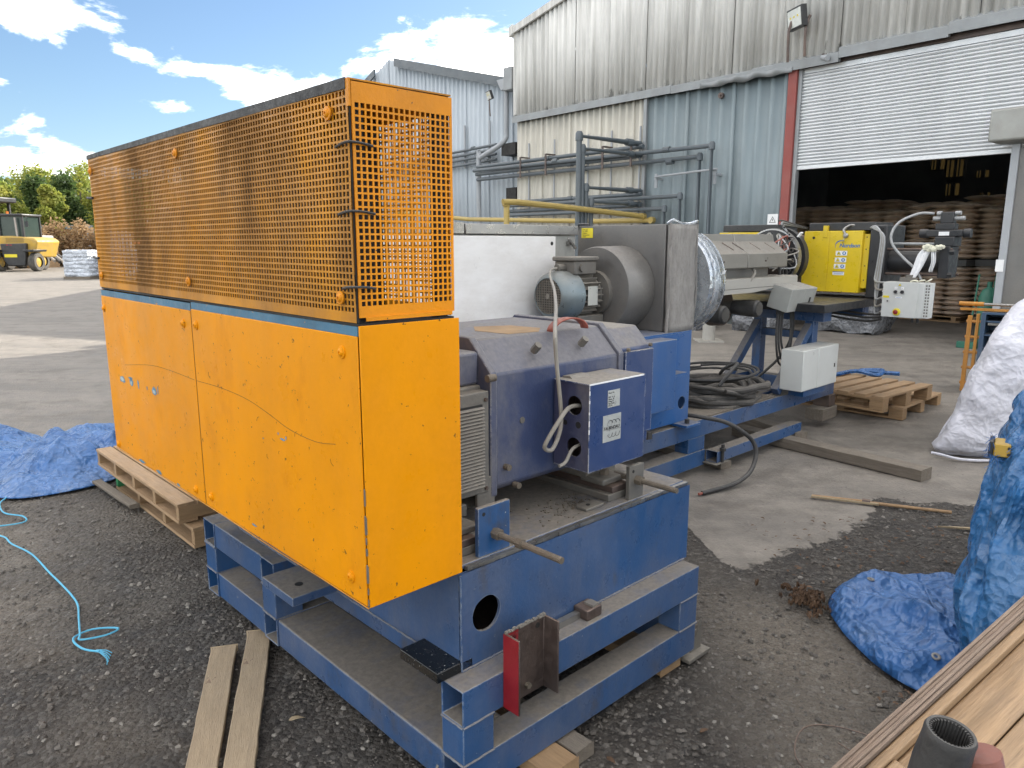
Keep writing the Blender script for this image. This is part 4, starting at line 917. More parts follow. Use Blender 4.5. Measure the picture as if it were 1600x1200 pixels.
# ------------------------------------------------------------------ belt guard
G0, G1, GL = -.287, -.008, 1.985
gd = thing('belt_guard', 'big orange yellow belt guard with perforated upper half', 'machine guard', 'M', (-.15, 1, .68))
def perf(ax, a0, a1, z0, z1, c, pitch=.0150, hole=.0104, th=.0025, bz0=.022, bz1=.03, ba=.010, warp=0.0):
    """perforated plate: ax 1 -> lies in (v,z) at u=c ; ax 0 -> lies in (u,z) at v=c"""
    na = int((a1-a0-2*ba)/pitch); nz = int((z1-z0-bz0-bz1)/pitch)
    aa = a0+ba+((a1-a0-2*ba)-na*pitch)/2; zz = z0+bz0; g = (pitch-hole)/2
    A = [a0]; Z = [z0]
    for i in range(na): A += [aa+i*pitch+g, aa+i*pitch+g+hole]
    for i in range(nz): Z += [zz+i*pitch+g, zz+i*pitch+g+hole]
    A.append(a1); Z.append(z1); A = np.array(A); Z = np.array(Z); nA, nZ = len(A), len(Z)
    ga, gz2 = np.meshgrid(A, Z); ga = ga.ravel(); gz2 = gz2.ravel(); off = np.zeros(len(ga))
    if warp: off = np.array([mn.noise(Vector((x*2.2, y*3, 3)))*warp + mn.noise(Vector((x*9, y*9, 7)))*warp*.2 for x, y in zip(ga, gz2)])
    V = []
    for d in (0, th):
        cc = c + d + off
        V.append(np.stack([cc, ga, gz2], 1) if ax == 1 else np.stack([ga, cc, gz2], 1))
    V = np.concatenate(V); n = nA*nZ; F = []
    for j in range(nZ-1):
        for i in range(nA-1):
            hol = (i % 2 == 1 and j % 2 == 1 and i < nA-1 and j < nZ-1)
            q0, q1, q2, q3 = j*nA+i, j*nA+i+1, (j+1)*nA+i+1, (j+1)*nA+i
            if hol: F += [(q0, q1, q1+n, q0+n), (q1, q2, q2+n, q1+n), (q2, q3, q3+n, q2+n), (q3, q0, q0+n, q3+n)]
            else: F += [(q0, q3, q2, q1), (q0+n, q1+n, q2+n, q3+n)]
    b = MB(); b.v = V.tolist(); b.f = F; return b
ZT = 1.893; ZM = 1.372
perf(1, .008, GL, ZM, ZT-.006, G0, warp=.006, ba=.004, bz1=.004).part('mesh_panel', m_mesh, gd, smooth=False)
perf(0, G0+.004, G1, ZM+.012, ZT-.004, .0, bz1=.034, bz0=.024, ba=.004, pitch=.0147, warp=.003).part('end_mesh_panel', m_meshend, gd, smooth=False)
perf(1, .012, GL, ZM, ZT, G1-.003).part('back_mesh_panel', m_mesh, gd, smooth=False)
perf(0, G0+.004, G1, ZM, ZT, GL-.002).part('end_mesh_panel', m_mesh, gd, smooth=False)
MB().prism([(0.012, ZT-.019), (GL, ZT-.012), (GL, ZT+.004), (.012, ZT+.004)], 0, G0-.0035, G0-.0008).part('top_strip', m_rubber, gd)
MB().box(G0, .003, ZT-.0005, G1, GL, ZT+.003).part('top_plate', m_mesh, gd)
MB().box(G0-.002, .0, ZT-.055, G0+.003, .0118, ZT+.002).part('corner_strip', m_meshend, gd)
MB().box(G0+.002, .004, ZM, G0+.006, .0113, ZT-.056).part('corner_strip', m_darkin, gd)
MB().box(G0+.02, -.004, ZM+.004, G1-.01, -.0005, ZM+.013).part('lower_flange', m_meshend, gd)
# inner frame
for (u, v) in ((G0+.012, .01), (G1-.04, .01), (G0+.012, GL-.035), (G1-.04, GL-.035)): MB().box(u, v+.003, .70, u+.028, v+.030, ZT-.01).part('frame_post', m_darkin, gd)
# lower panels
SEAM = .998
MB().box(G0-.003, .004, .683, G0+.001, SEAM-.004, 1.342).part('front_panel', m_yel, gd, bev=.0015, label='right hand plain lower panel')
MB().box(G0-.003, SEAM+.004, .683, G0+.001, GL-.003, 1.336).part('front_panel', m_yel, gd, bev=.0015, label='left hand plain lower panel')
MB().box(G0-.001, .004, 1.3425, G0+.004, SEAM-.004, 1.364).part('blue_strip', m_bluestrip, gd); MB().box(G0-.001, SEAM+.004, 1.3365, G0+.004, GL-.003, 1.360).part('blue_strip', m_bluestrip, gd)
MB().box(G0, -.003, .680, G1+.012, .0015, 1.366).part('end_panel', m_yel, gd, bev=.0015)
MB().box(G0+.004, GL-.005, .69, G1, GL-.0015, 1.362).part('end_panel', m_yel, gd)
MB().box(G1-.004, .004, .69, G1-.001, GL-.006, 1.362).part('back_panel', m_yel, gd)
MB().box(G0+.002, .003, 1.3645, G1, GL-.004, 1.3705).part('shelf_plate', m_darkin, gd)
MB().box(G0+.003, .02, .684, G1-.006, GL-.006, .690).part('bottom_plate', m_blue, gd)
b = MB(); pts = [(G0-.002, v, .6785+.0015*math.sin(v*9)+.001*random.random()) for v in np.linspace(.0, GL, 40)]
b.tube(pts, .0022, 5, 0).part('bottom_lip', m_mesh, gd)
MB().box(G0-.001, SEAM-.0038, .684, G0+.0005, SEAM+.0038, 1.36).part('seam_gap', m_darkin, gd)
# button head screws with washers
scr = None
for (v, z, L) in [(.071, 1.300, 1), (.958, 1.293, 1), (1.068, 1.290, 1), (1.955, 1.285, 1), (.072, .739, 1), (.945, .722, 1), (1.079, .714, 1), (1.94, .705, 1),
               (.085, 1.832, 0), (1.012, 1.824, 0), (1.945, 1.833, 0), (.988, 1.430, 0), (.064, 1.427, 0), (1.935, 1.421, 0)]:
    b = MB(); u = G0-.003 if L else G0-.004
    b.lathe((u, v, z), (-1, 0, 0), [(0, .0155), (.002, .0155), (.0035, .015), (.004, .010), (.007, .0085), (.0085, .006), (.0085, .0035), (.004, .003), (.004, 0)], 16)
    b.part('screw', m_yel if L else m_meshend, gd)
# cable ties
for (z, s_) in ((1.762, 1), (1.617, 1), (1.452, .9)):
    b = MB(); b.tube([(G0-.002, .062*s_, z-.004), (G0-.007, .03, z), (G0-.007, -.002, z+.002), (G0+.02, -.007, z+.001), (G0+.052*s_, -.004, z-.003)], .003, 6, 3); b.part('cable_tie', m_rubber, gd)
for z in (1.73, 1.49):
    MB().tube([(G0-.004, GL-.03, z), (G0-.006, GL, z), (G0-.002, GL+.05, z+.004)], .005, 6, 2).part('cable_tie', m_rubber, gd)
# scratches and paint chips on the panels
def wobble(p, q, n, amp, seed):
    r_ = random.Random(seed); out = []
    for i in range(n+1):
        f = i/n; out.append((G0-.0031, p[0]+(q[0]-p[0])*f, p[1]+(q[1]-p[1])*f+amp*math.sin(f*3)+r_.uniform(-.0008, .0008)))
    return out
MB().tube([(G0-.0031, v, z) for v, z in ((1.75, 1.07), (1.45, 1.105), (1.247, 1.112), (1.01, 1.108))], .0007, 4, 6).part('scratch', m_darkin, gd)
MB().tube([(G0-.0031, v, z) for v, z in ((.99, 1.108), (.80, 1.112), (.62, 1.105), (.482, 1.085), (.36, 1.062), (.22, 1.055), (.12, 1.068))], .0007, 4, 6).part('scratch', m_darkin, gd)
for i in range(15):
    v, z = random.uniform(.06, .9), random.uniform(.72, 1.25); a = random.uniform(-1.2, 1.2); l = random.uniform(.008, .03)
    MB().tube([(G0-.0031, v, z), (G0-.0031, v+l*.5, z+l*.3*math.sin(a)), (G0-.0031, v+l*math.cos(a), z+l*math.sin(a))], .0006, 4, 2).part('scratch', m_darkin, gd)
def chipset(cs, m, u, nm='paint_chip', seed=3):
    b = MB(); r_ = random.Random(seed)
    for (v, z, w, h) in cs:
        n = 9; P = [(u, v+w*(.6+.5*r_.random())*math.cos(6.283*k/n), z+h*(.6+.5*r_.random())*math.sin(6.283*k/n)) for k in range(n)]
        b.add(P, [tuple(range(n))])
    return b.part(nm, m, gd, smooth=False)
m_chipb = mat('blue_undercoat', (.10, .24, .36), .5, var=.2, vs=30)
m_chipp = mat('pale_undercoat', (.42, .50, .50), .5, var=.2, vs=30)
chipset([(1.80, 1.005, .040, .017), (1.685, 1.010, .026, .018), (1.69, 1.024, .03, .006), (1.60, 1.012, .010, .020), (1.50, 1.010, .006, .012), (1.42, 1.010, .030, .017), (1.38, 1.02, .006, .02)], m_chipb, G0-.0036)
chipset([(1.80, 1.005, .028, .010), (1.685, 1.006, .015, .009), (1.42, 1.008, .020, .009)], m_chipp, G0-.0040, seed=5)
chipset([(.402, 1.025, .020, .004), (.425, 1.037, .005, .004), (.38, 1.033, .004, .006), (.52, 1.005, .006, .002), (.62, .715, .02, .004), (1.65, .690, .05, .007), (1.45, .690, .035, .008), (1.25, .689, .02, .006)], m_chipb, G0-.0036, seed=8)
b = MB(); r_ = random.Random(4); z = .684
while z < 1.0:
    h = r_.uniform(.01, .05); w = r_.uniform(.0012, .0035)
    b.box(G0-.0042, -.0038, z, G0-.0022, -.0038+w+.001, z+h); b.box(G0-.0030, -.0042, z, G0-.003+w, -.0028, z+h*.9); z += h+r_.uniform(.002, .03)*(1 if z < .9 else 2.2)
b.part('bare_edge', m_dustgrey, gd)

# pulleys and belts inside the guard
t = thing('belt_drive', 'dark grooved pulleys and belts inside the perforated guard', 'belt drive', 'M', (-.15, 1, 1))
pc = (-.15, 1.42, 1.33); ps = (-.15, .42, 1.02)
MB().lathe((-.22, pc[1], pc[2]), (1, 0, 0), [(0, .05), (0, .32), (.03, .34), (.13, .34), (.16, .32), (.16, .05)], 40).part('large_pulley', m_darkin, t)
MB().lathe((-.22, ps[1], ps[2]), (1, 0, 0), [(0, .03), (0, .12), (.16, .12), (.16, .03)], 24).part('small_pulley', m_darkin, t)
for u in (-.20, -.16, -.12, -.08):
    MB().tube([(u, pc[1]+.02, pc[2]+.345), (u, 1.0, 1.50+.02), (u, ps[1], ps[2]+.125)], .012, 6, 2).part('belt', m_rubber, t); MB().tube([(u, pc[1], pc[2]-.345), (u, ps[1], ps[2]-.125)], .012, 6, 0).part('belt', m_rubber, t)
MB().box(-.03, .30, .70, -.012, 1.66, 1.87).part('shade_backing', m_darkin, t)  # dark sheet added behind the mesh to keep the guard interior dark

# ------------------------------------------------------------------ electric motor
mo = thing('electric_motor', 'dusty violet blue motor with louvred vent on the plinth', 'motor', 'M', (.6, .4, .76))
V0 = .15; V1 = .78
def oct_sec(v0, v1, z0, z1, ch): return [(v0+.02, z0), (v1-.02, z0), (v1, z0+.02), (v1, z1-ch), (v1-ch, z1), (v0+ch, z1), (v0, z1-ch), (v0, z0+.02)]
MB().prism(oct_sec(V0+.006, V1, .80, 1.262, .095), 0, .272, .85).part('body', m_violet, mo, bev=.006)
MB().prism(oct_sec(V0-.002, V1, .775, 1.272, .098), 0, .245, .271).part('end_frame', m_violet, mo, bev=.004)
MB().prism(oct_sec(V0-.002, V1, .79, 1.272, .098), 0, .851, .875).part('end_frame', m_violet, mo, bev=.004)
MB().prism(oct_sec(V0+.02, V1, .80, 1.25, .07), 0, .876, 1.06).part('rear_housing', m_violet2, mo, bev=.006)
MB().box(.90, V0+.008, .86, 1.065, V0+.0195, 1.17).part('rear_cover', m_violet2, mo, bev=.002)
MB().box(.02, V0+.04, .80, .244, V1, 1.135).part('drive_end_housing', m_dustgrey, mo, bev=.006)
MB().box(.02, V0+.05, 1.1355, .244, V1-.02, 1.235).part('bearing_housing', m_violet, mo, bev=.01)
MB().prism([(V0+.04, .7605), (V0+.20, .7605), (V0+.20, .799), (V0+.10, .799)], 0, .18, .27).part('foot', m_dustgrey, mo, bev=.003)
MB().box(.19, V0, .76, .262, V0+.012, .86).part('foot', m_dustgrey, mo, bev=.003); MB().box(.05, V0, .76, .15, V0+.10, .795).part('foot', m_dustgrey, mo, bev=.003)
MB().box(.70, V0+.01, .745, .86, V0+.18, .7995).part('foot', m_dustgrey, mo, bev=.005)
vent = MB().box(.03, V0-.004, .815, .236, V0+.039, 1.125).part('vent_grille', m_dustgrey, mo, bev=.004)
MB().box(.055, V0-.0075, .838, .208, V0-.0042, 1.088).part('vent_opening', m_darkin, vent)
for i in range(24):
    z = .840+i*.0103
    MB().prism([(V0-.008, z+.0045), (V0-.0145, z-.001), (V0-.0135, z-.003), (V0-.008, z+.0015)], 0, .054, .212).part('louvre', m_louvre, vent)
for u, z in ((.222, .83), (.222, 1.10)): MB().cyl((u, V0-.004, z), (u, V0-.010, z), .006, n=6).part('screw', m_rust, vent)
MB().cyl((.245, V0-.02, 1.165), (.215, V0-.02, 1.165), .011, n=12).part('plug', m_rod, mo)
for u in (.46, .685): MB().cyl((u, V0+.035, 1.215), (u, V0+.012, 1.238), .013, n=6).part('lifting_bolt', m_dustgrey, mo)
for u, z in ((.31, .875), (.352, .808), (.91, 1.178), (1.04, 1.185)): MB().cyl((u, V0+.01, z), (u, V0-.014 if z < 1 else V0, z), .010 if z < 1 else .007, n=12).part('plug', m_rod, mo)
MB().cyl((.382, V0+.007, 1.01), (.382, V0+.003, 1.01), .010, n=16).part('rivet', m_dustgrey, mo)
MB().prism([(.44, .28), (.56, .26), (.64, .33), (.62, .46), (.50, .52), (.42, .42)], 2, 1.2625, 1.2632).part('rust_patch', m_rustpatch, mo)
b = MB(); S = [(.66+.085*math.cos(a)*-1, .22, 1.262+.042*math.sin(a)) for a in np.linspace(.05, math.pi-.05, 14)]
pts = []
for w in (-.016, .016): pts += [(p[0]+.0, p[1]+w, p[2]) for p in S]
MB().sheet(pts, 14, 2).part('lifting_strap', m_strap, mo, solid=.005)
# junction box
jb = MB()
JU0, JU1, JV0, JV1, JZ0, JZ1 = .520, .800, -.0, .148, .846, 1.125
jb.box(JU0+.10, JV0+.0075, JZ0+.002, JU1-.002, JV1, JZ1-.003)
jbox = jb.part('junction_box', m_violet2, mo, bev=.003)
def holes_plate(u0, u1, v0, v1, z0, z1, hs):
    """plate normal to u with round holes, built as a fine grid with cells removed and rings added"""
    b = MB()
    # split vertically into bands, one hole cluster per band
    n = 28
    def ringband(zb0, zb1, hv, hz, hr):
        ring, out = [], []
        for i in range(n):
            a = 2*math.pi*i/n; c, s = math.cos(a), math.sin(a); ring.append((hv+c*hr, hz+s*hr))
            tv = ((v1-hv) if c > 0 else (hv-v0))/max(abs(c), 1e-6); tz = ((zb1-hz) if s > 0 else (hz-zb0))/max(abs(s), 1e-6); k = min(tv, tz); out.append((hv+c*k, hz+s*k))
        base = len(b.v)
        for u in (u0, u1): b.v += [(u, p[0], p[1]) for p in ring]+[(u, p[0], p[1]) for p in out]
        for i in range(n):
            j = (i+1) % n; b.f += [(base+j, base+i, base+n+i, base+n+j), (base+i, base+j, base+2*n+j, base+2*n+i)]
        for (cv, cz) in ((v0, zb0), (v1, zb0), (v1, zb1), (v0, zb1)):
            a = math.atan2(cz-hz, cv-hv) % (2*math.pi); i = int(a/(2*math.pi)*n) % n; j = (i+1) % n; k = len(b.v); b.v.append((u0, cv, cz)); b.f.append((base+n+j, base+n+i, k))
    for h in hs: ringband(*h)
    return b
holes_plate(JU0, JU0+.006, JV0+.001, JV1, JZ0, JZ1, [(JZ0, .968, .062, .915, .031), (1.008, JZ1, .062, 1.050, .031)]).part('gland_plate', m_gland, jbox, ang=30)
# middle strip of the gland plate with two flat dark discs painting the shade of small holes
MB().box(JU0, JV0+.001, .9682, JU0+.006, JV1, 1.0078).part('gland_plate', m_gland, jbox)
for v, r_ in ((.10, .009), (.045, .011)): MB().cyl((JU0-.0006, v, .990), (JU0+.001, v, .990), r_, n=14).part('small_hole', m_darkin, jbox)
MB().box(JU0-.004, JV0-.003, JZ0-.003, JU1, JV0+.0005, JZ1+.0005).part('lid', m_violet2, jbox, bev=.0015)
MB().box(JU0-.004, JV0+.001, JZ1-.0025, JU1, JV1, JZ1+.001).part('top_face', m_violet2, jbox)
MB().box(JU0, JV0+.001, JZ0-.003, JU0+.0995, JV1, JZ0-.0002).part('bottom_face', m_violet, jbox); MB().box(JU0+.007, JV1-.004, JZ0, JU0+.0995, JV1-.001, JZ1-.003).part('back_plate', m_rust, jbox)
MB().box(JU0+.0955, JV0+.008, JZ0+.003, JU0+.0995, JV1-.005, JZ1-.004).part('terminal_board', m_rust, jbox)
b = MB(); z = 1.105; r_ = random.Random(9)
while z > .97:
    h = r_.uniform(.008, .02); b.box(JU0-.0046, JV0-.0036, z-h, JU0-.0016, JV0-.0010, z); z -= h+r_.uniform(.008, .03)
b.box(JU0-.0045, -.0038, JZ1-.003, JU1-.01, -.0010, JZ1+.0013)
b.part('worn_edge', m_lwhite, jbox)
MB().prism([(.10, 1.126), (.14, 1.126), (.14, 1.132), (.11, 1.134)], 0, .55, .64).part('dust_flake', m_louvre, jbox)
LV = JV0-.0032
MB().box(.603, LV-.001, 1.040, .663, LV, 1.095).part('rating_plate', m_silv, jbox)
MB().box(.582, LV-.001, .929, .672, LV, 1.016).part('maker_plate', m_silv, jbox)
exw, ezw = Vector((1, 0, 0)), Vector((0, 0, 1))
text_part('FAURNDAU', .0148, (.5845, LV-.0014, .9685), (1, 0, 0), (0, 0, 1), m_ink, jbox, shear=.25, ext=.0002, bold=.0003)
MB().box(.60, LV-.0016, .9655, .672, LV-.001, .9662).part('rule_line', m_ink, jbox)
def arc(cx, cz, r, a0, a1, w0, w1, n=16):
    P = []; 
    for k in range(n+1):
        a = a0+(a1-a0)*k/n; w = w0+(w1-w0)*k/n; P += [(cx+(r-w)*math.cos(a), LV-.0015, cz+(r-w)*math.sin(a)), (cx+(r+w)*math.cos(a), LV-.0015, cz+(r+w)*math.sin(a))]
    return MB().add(P, [(2*k, 2*k+1, 2*k+3, 2*k+2) for k in range(n)])
for k in range(3):
    arc(.617+k*.018, .984, .0135, R(200-180*.0), R(10), .0003, .0016).part('logo_arc', m_ink, jbox, smooth=False); arc(.617+k*.018, .954, .0120, R(190), R(370), .0004, .0014).part('logo_arc', m_ink, jbox, smooth=False)
for k, s_ in enumerate(('Motor Nr.', '', 'kW   V   A', 'U/min   IP', 'Erreg.  V', 'Typ  Form', 'Isol. Kl.')):
    if s_: text_part(s_, .0068, (.606, LV-.0014, 1.085-k*.0068), (1, 0, 0), (0, 0, 1), m_ink, jbox, name='plate_text', ext=.0002)
# cable from the blower down to the junction box
mc_y = 1.615
cb = thing('power_cable', 'grey cable hanging from the blower motor down to the violet junction box', 'cable', 'M', (.5, .1, 1.0))
MB().tube([(2.10, mc_y, 1.403), (2.03, mc_y-.02, 1.395), (1.92, 1.50, 1.365), (1.4, .98, 1.338), (.9, .50, 1.312), (.50, .13, 1.285), (.462, .088, 1.20), (.476, .08, 1.05), (.47, .075, .98), (.43, .07, .925), (.395, .07, .935), (.40, .06, .965), (.44, .05, 1.02), (.49, .055, 1.05), (.56, .06, 1.045)], .0068, 8, 6).part('cable', m_cord, cb)
MB().tube([(.56, .06, .92), (.50, .05, .915), (.47, .05, .88), (.44, .05, .872)], .0055, 8, 4).part('loose_tail', m_cord, cb)

# ------------------------------------------------------------------ white gearbox cabinet
t = thing('white_cabinet', 'long white panelled cabinet with steel top behind the guard', 'cabinet', 'M', (1, 1.8, .38))
MB().box(.05, 1.80, .50, 2.285, 1.815, 1.592).part('side_panel', m_white, t, bev=.003)
MB().box(.05, 1.83, .40, 2.505, 2.4, 1.60).part('body', m_encl2, t, bev=.004)
MB().box(.05, 1.815, 1.602, 1.55, 2.4, 1.665).part('steel_top', m_steel, t, bev=.003); MB().box(1.555, 1.81, 1.602, 2.51, 2.4, 1.66).part('steel_top', m_steel, t, bev=.003)
MB().cyl((2.25, 1.7995, 1.548), (2.25, 1.7985, 1.548), .012, n=14).part('latch_hole', m_darkin, t)
MB().cyl((2.43, 1.828, 1.55), (2.43, 1.80, 1.55), .016, n=12).part('latch', m_steel, t); MB().obox((2.39, 1.80, 1.575), (.75, 0, -.66), (0, -1, 0), (.66, 0, .75), (.10, .012, .018)).part('latch_handle', m_steel, t, bev=.003)
MB().box(.10, 1.85, .386, 2.5, 2.35, .3995).part('base', m_blue, t)

# ------------------------------------------------------------------ gearbox pedestal
t = thing('gearbox_pedestal', 'bright blue steel pedestal with round hole under the grey cabinet', 'pedestal', 'M', (2.7, 1.5, .38))
b = plate_hole(2.30, 2.94, .405, .985, 1.20, 1.21, 2.86, .53, .042); b.part('side_plate', m_bluebright, t, ang=30)
MB().box(2.30, 1.2102, .405, 2.31, 1.9, .985).part('end_plate', m_bluebright, t); MB().box(2.93, 1.2102, .405, 2.94, 1.9, .985).part('end_plate', m_bluebright, t)
MB().box(2.30, 1.2, .9855, 2.94, 1.9, .998).part('top_plate', m_bluebright, t)
MB().box(2.25, 1.08, .55, 2.60, 1.199, .98).part('side_box', m_bluebright, t, bev=.004)
MB().box(2.60, 1.10, .74, 2.76, 1.199, .756).part('shelf', m_bluebright, t)
for u in (2.80,):
    MB().box(u-.02, 1.10, .386, u+.14, 1.26, .404).part('foot_plate', m_bluebright, t, bev=.003); MB().cyl((u+.04, 1.14, .404), (u+.04, 1.14, .432), .016, n=6).part('nut', m_rubber, t)
MB().cyl((2.40, 1.13, .386), (2.40, 1.13, .43), .03, n=6).part('nut', m_rubber, t)

# ------------------------------------------------------------------ cabinet + blower
t = thing('insulated_cabinet', 'grey sheet metal cabinet with torn grey insulation on its side', 'cabinet', 'M', (2.85, 1.6, .99))
MB().box(2.70, 1.262, 1.0, 3.0, 1.98, 1.665).part('housing', m_galv, t, bev=.004)
pts = []
for j in range(19):
    for i in range(9):
        u = 2.705+.29*i/8; z = 1.0+.665*j/18
        pts.append((u+.01*mn.noise(Vector((0, z*6, 1)))*(1 if i in (0, 8) else .3), 1.225+.014*mn.noise(Vector((u*9, z*7, 0)))+(.02 if i in (0, 8) else 0), z+(.012*mn.noise(Vector((u*20, 5, 2))) if j == 18 else 0)))
MB().sheet(pts, 9, 19).part('insulation_blanket', m_wool, t, solid=.03)
for u in (2.705, 2.995):
    MB().tube([(u+.004*math.sin(z*17), 1.225+.006*math.sin(z*11+u), z) for z in np.linspace(.995, 1.67, 14)], .009, 6, 2).part('blanket_edge', m_wool, t)
MB().tube([(2.70, 1.25, 1.668), (2.72, 1.22, 1.690), (2.78, 1.215, 1.672), (2.88, 1.22, 1.668), (2.97, 1.215, 1.685), (3.0, 1.25, 1.662)], .010, 6, 3).part('foil_rim', m_foil, t)
MB().tube([(2.69, 1.985, 1.64), (2.69, 1.96, 1.675), (2.69, 1.87, 1.672)], .008, 6, 2).part('torn_tape', m_black, t)
MB().box(2.6975, 1.845, 1.585, 2.6985, 1.945, 1.650).part('warning_label', m_lay, t)
for k, s_ in enumerate(('Achtung!', 'Vor dem', 'Oeffnen', 'Netzstecker', 'ziehen')): text_part(s_, .013, (2.6972, 1.938, 1.635-k*.0115), (0, -1, 0), (0, 0, 1), m_ink, t, name='label_text', ext=.0002)
t = thing('radial_blower', 'dusty cooling blower with mesh fan cowl and ribbed motor on the grey cabinet', 'blower', 'M', (2.4, 1.6, 1.25))
bc = Vector((0, 1.60, 1.262))
MB().lathe((2.698, bc.y, bc.z), (-1, 0, 0), [(0, .272), (.235, .268), (.25, .262), (.25, .0)], 48).part('drum', m_galv, t, ang=30)
MB().lathe((2.447, bc.y, bc.z-.02), (-1, 0, 0), [(0, .14), (.03, .135), (.035, 0)], 32).part('motor_flange', m_dustgrey, t)
mc = Vector((0, 1.615, 1.238))
body = MB().lathe((2.41, mc.y, mc.z), (-1, 0, 0), [(0, .10), (.24, .10)], 24).part('motor_body', m_dustgrey, t)
for k in range(20):
    a = 2*math.pi*k/20
    if .30 < (a/(2*math.pi)) < .32: continue
    d = Vector((0, math.cos(a), math.sin(a))); s_ = d.cross(Vector((1, 0, 0)))
    MB().obox(Vector((2.19, mc.y, mc.z))+d*.098-s_*.003, (1, 0, 0), d, s_, (.20, .028, .006)).part('cooling_fin', m_louvre, body)
MB().lathe((2.20, mc.y, mc.z), (-1, 0, 0), [(0, .148), (.10, .150), (.15, .138), (.175, .114), (.178, .108), (.172, .106), (.15, .106)], 40).part('fan_cowl', m_alu, t)
b = MB()
for k in range(-7, 8):
    o_ = k*.0145; h = math.sqrt(max(.108**2-o_**2, 0))
    if h > .01: b.box(2.0255, mc.y+o_-.0019, mc.z-h, 2.0285, mc.y+o_+.0019, mc.z+h); b.box(2.0290, mc.y-h, mc.z+o_-.0019, 2.0315, mc.y+h, mc.z+o_+.0019)
b.part('fan_grille', m_louvre, t); MB().cyl((2.025, mc.y, mc.z), (2.02, mc.y, mc.z), .018, n=6).part('grille_hub', m_louvre, t)
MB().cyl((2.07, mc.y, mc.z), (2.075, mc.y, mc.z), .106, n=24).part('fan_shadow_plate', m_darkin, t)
MB().box(2.16, mc.y-.090, mc.z+.125, 2.36, mc.y+.075, mc.z+.205).part('terminal_box', m_dustgrey, t, bev=.008); MB().box(2.145, mc.y-.10, mc.z+.2055, 2.375, mc.y+.085, mc.z+.232).part('terminal_lid', m_dustgrey, t, bev=.008)
MB().cyl((2.16, mc.y, mc.z+.165), (2.10, mc.y, mc.z+.165), .024, n=10).part('cable_gland', m_dustgrey, t); MB().cyl((2.22, mc.y-.09, mc.z+.165), (2.22, mc.y-.105, mc.z+.165), .022, n=10).part('cable_gland', m_dustgrey, t)
MB().box(2.24, mc.y-.130, mc.z-.06, 2.33, mc.y-.128, mc.z+.055).part('nameplate', m_silv, t)
MB().box(2.20, mc.y-.09, mc.z-.20, 2.44, mc.y+.07, mc.z-.125).part('motor_foot', m_dustgrey, t, bev=.006)

# foil wrapped coupling
t = thing('foil_drum', 'round silver foil wrapped drum behind the insulated cabinet', 'drum', 'M', (3.1, 1.45, 1.3))
MB().lathe((3.002, 1.455, 1.30), (1, 0, 0), [(0, .0), (0, .335), (.03, .348), (.10, .342), (.19, .335), (.215, .30), (.22, .0)], 48).part('foil_wrap', m_foil, t, ang=50)
for k, zo in enumerate((.0, .02, -.01)):
    MB().tube([(3.03+k*.06, 1.455-.352*math.cos(a), 1.30+.352*math.sin(a)+zo*.2) for a in np.linspace(-1.1, 1.1, 16)], .003, 5, 1).part('foil_crease', m_foil, t)
MB().obox((3.12, 1.115, 1.35), (.3, -.3, .8), (0, -1, 0), (.9, 0, .1), (.03, .004, .04)).part('tape_tab', m_lwhite, t)

# ------------------------------------------------------------------ extruder barrel
t = thing('extruder_barrel', 'long steel extruder barrel under folded heater covers with bolted end flange', 'extruder', 'M', (4, 1.7, 1.42))
def cov(u0, u1, o_):
    return MB().prism([(2.0-o_, 1.36), (2.0-o_, 1.60), (1.93, 1.614+o_), (1.47, 1.614+o_), (1.462-o_, 1.565), (1.352-o_, 1.478), (1.340-o_, 1.474), (1.340-o_, 1.372), (1.352, 1.366), (1.50, 1.366)], 0, u0, u1)
cov(3.23, 3.86, 0).part('heater_cover', m_cov, t, bev=.004); cov(3.862, 4.47, .004).part('heater_cover', m_cov, t, bev=.004)
MB().box(3.15, 1.47, 1.612, 4.46, 1.476, 1.655).part('upper_lip', m_steel, t) if False else None
for u in (3.42, 3.66, 3.80, 4.05, 4.28):
    MB().obox((u, 1.440, 1.545), (.55, -.65, -.52), (.64, .75, 0), (0, 0, 1), (.10, .018, .012)).part('slot_louvre', m_rust, t, bev=.003)
for u in (3.52, 4.12): MB().cyl((u, 1.336, 1.42), (u, 1.330, 1.42), .006, n=8).part('screw', m_rust, t)
MB().cyl((3.2, 1.70, 1.40), (5.0, 1.70, 1.40), .14, n=24).part('barrel_tube', m_rust, t); MB().box(3.25, 1.43, 1.25, 4.35, 1.9, 1.365).part('lower_duct', m_galv, t, bev=.004)
for u in (3.40, 4.0): MB().tube([(u, 1.38, 1.37), (u-.01, 1.35, 1.33), (u-.06, 1.36, 1.27)], .012, 8, 4).part('conduit', m_cord, t)
fc = (4.93, 1.715, 1.425)
fl = MB().lathe(fc, (1, 0, 0), [(0, .06), (0, .235), (.012, .248), (.06, .248), (.06, .225), (.10, .225), (.10, .262), (.17, .262), (.17, .0)], 56).part('flange', m_black, t, ang=30)
MB().lathe((4.926, 1.715, 1.425), (1, 0, 0), [(0, .236), (.002, .249), (.062, .250), (.062, .246)], 56).part('flange_rim', m_steel, t)
for k in range(14):
    a = 2*math.pi*k/14+.1; y, z = 1.715+.195*math.cos(a), 1.425+.195*math.sin(a)
    MB().lathe((4.932, y, z), (-1, 0, 0), [(0, .022), (.010, .022), (.010, .012), (.002, .012), (.002, 0)], 14).part('bolt', m_steel, t)
r_ = random.Random(12)
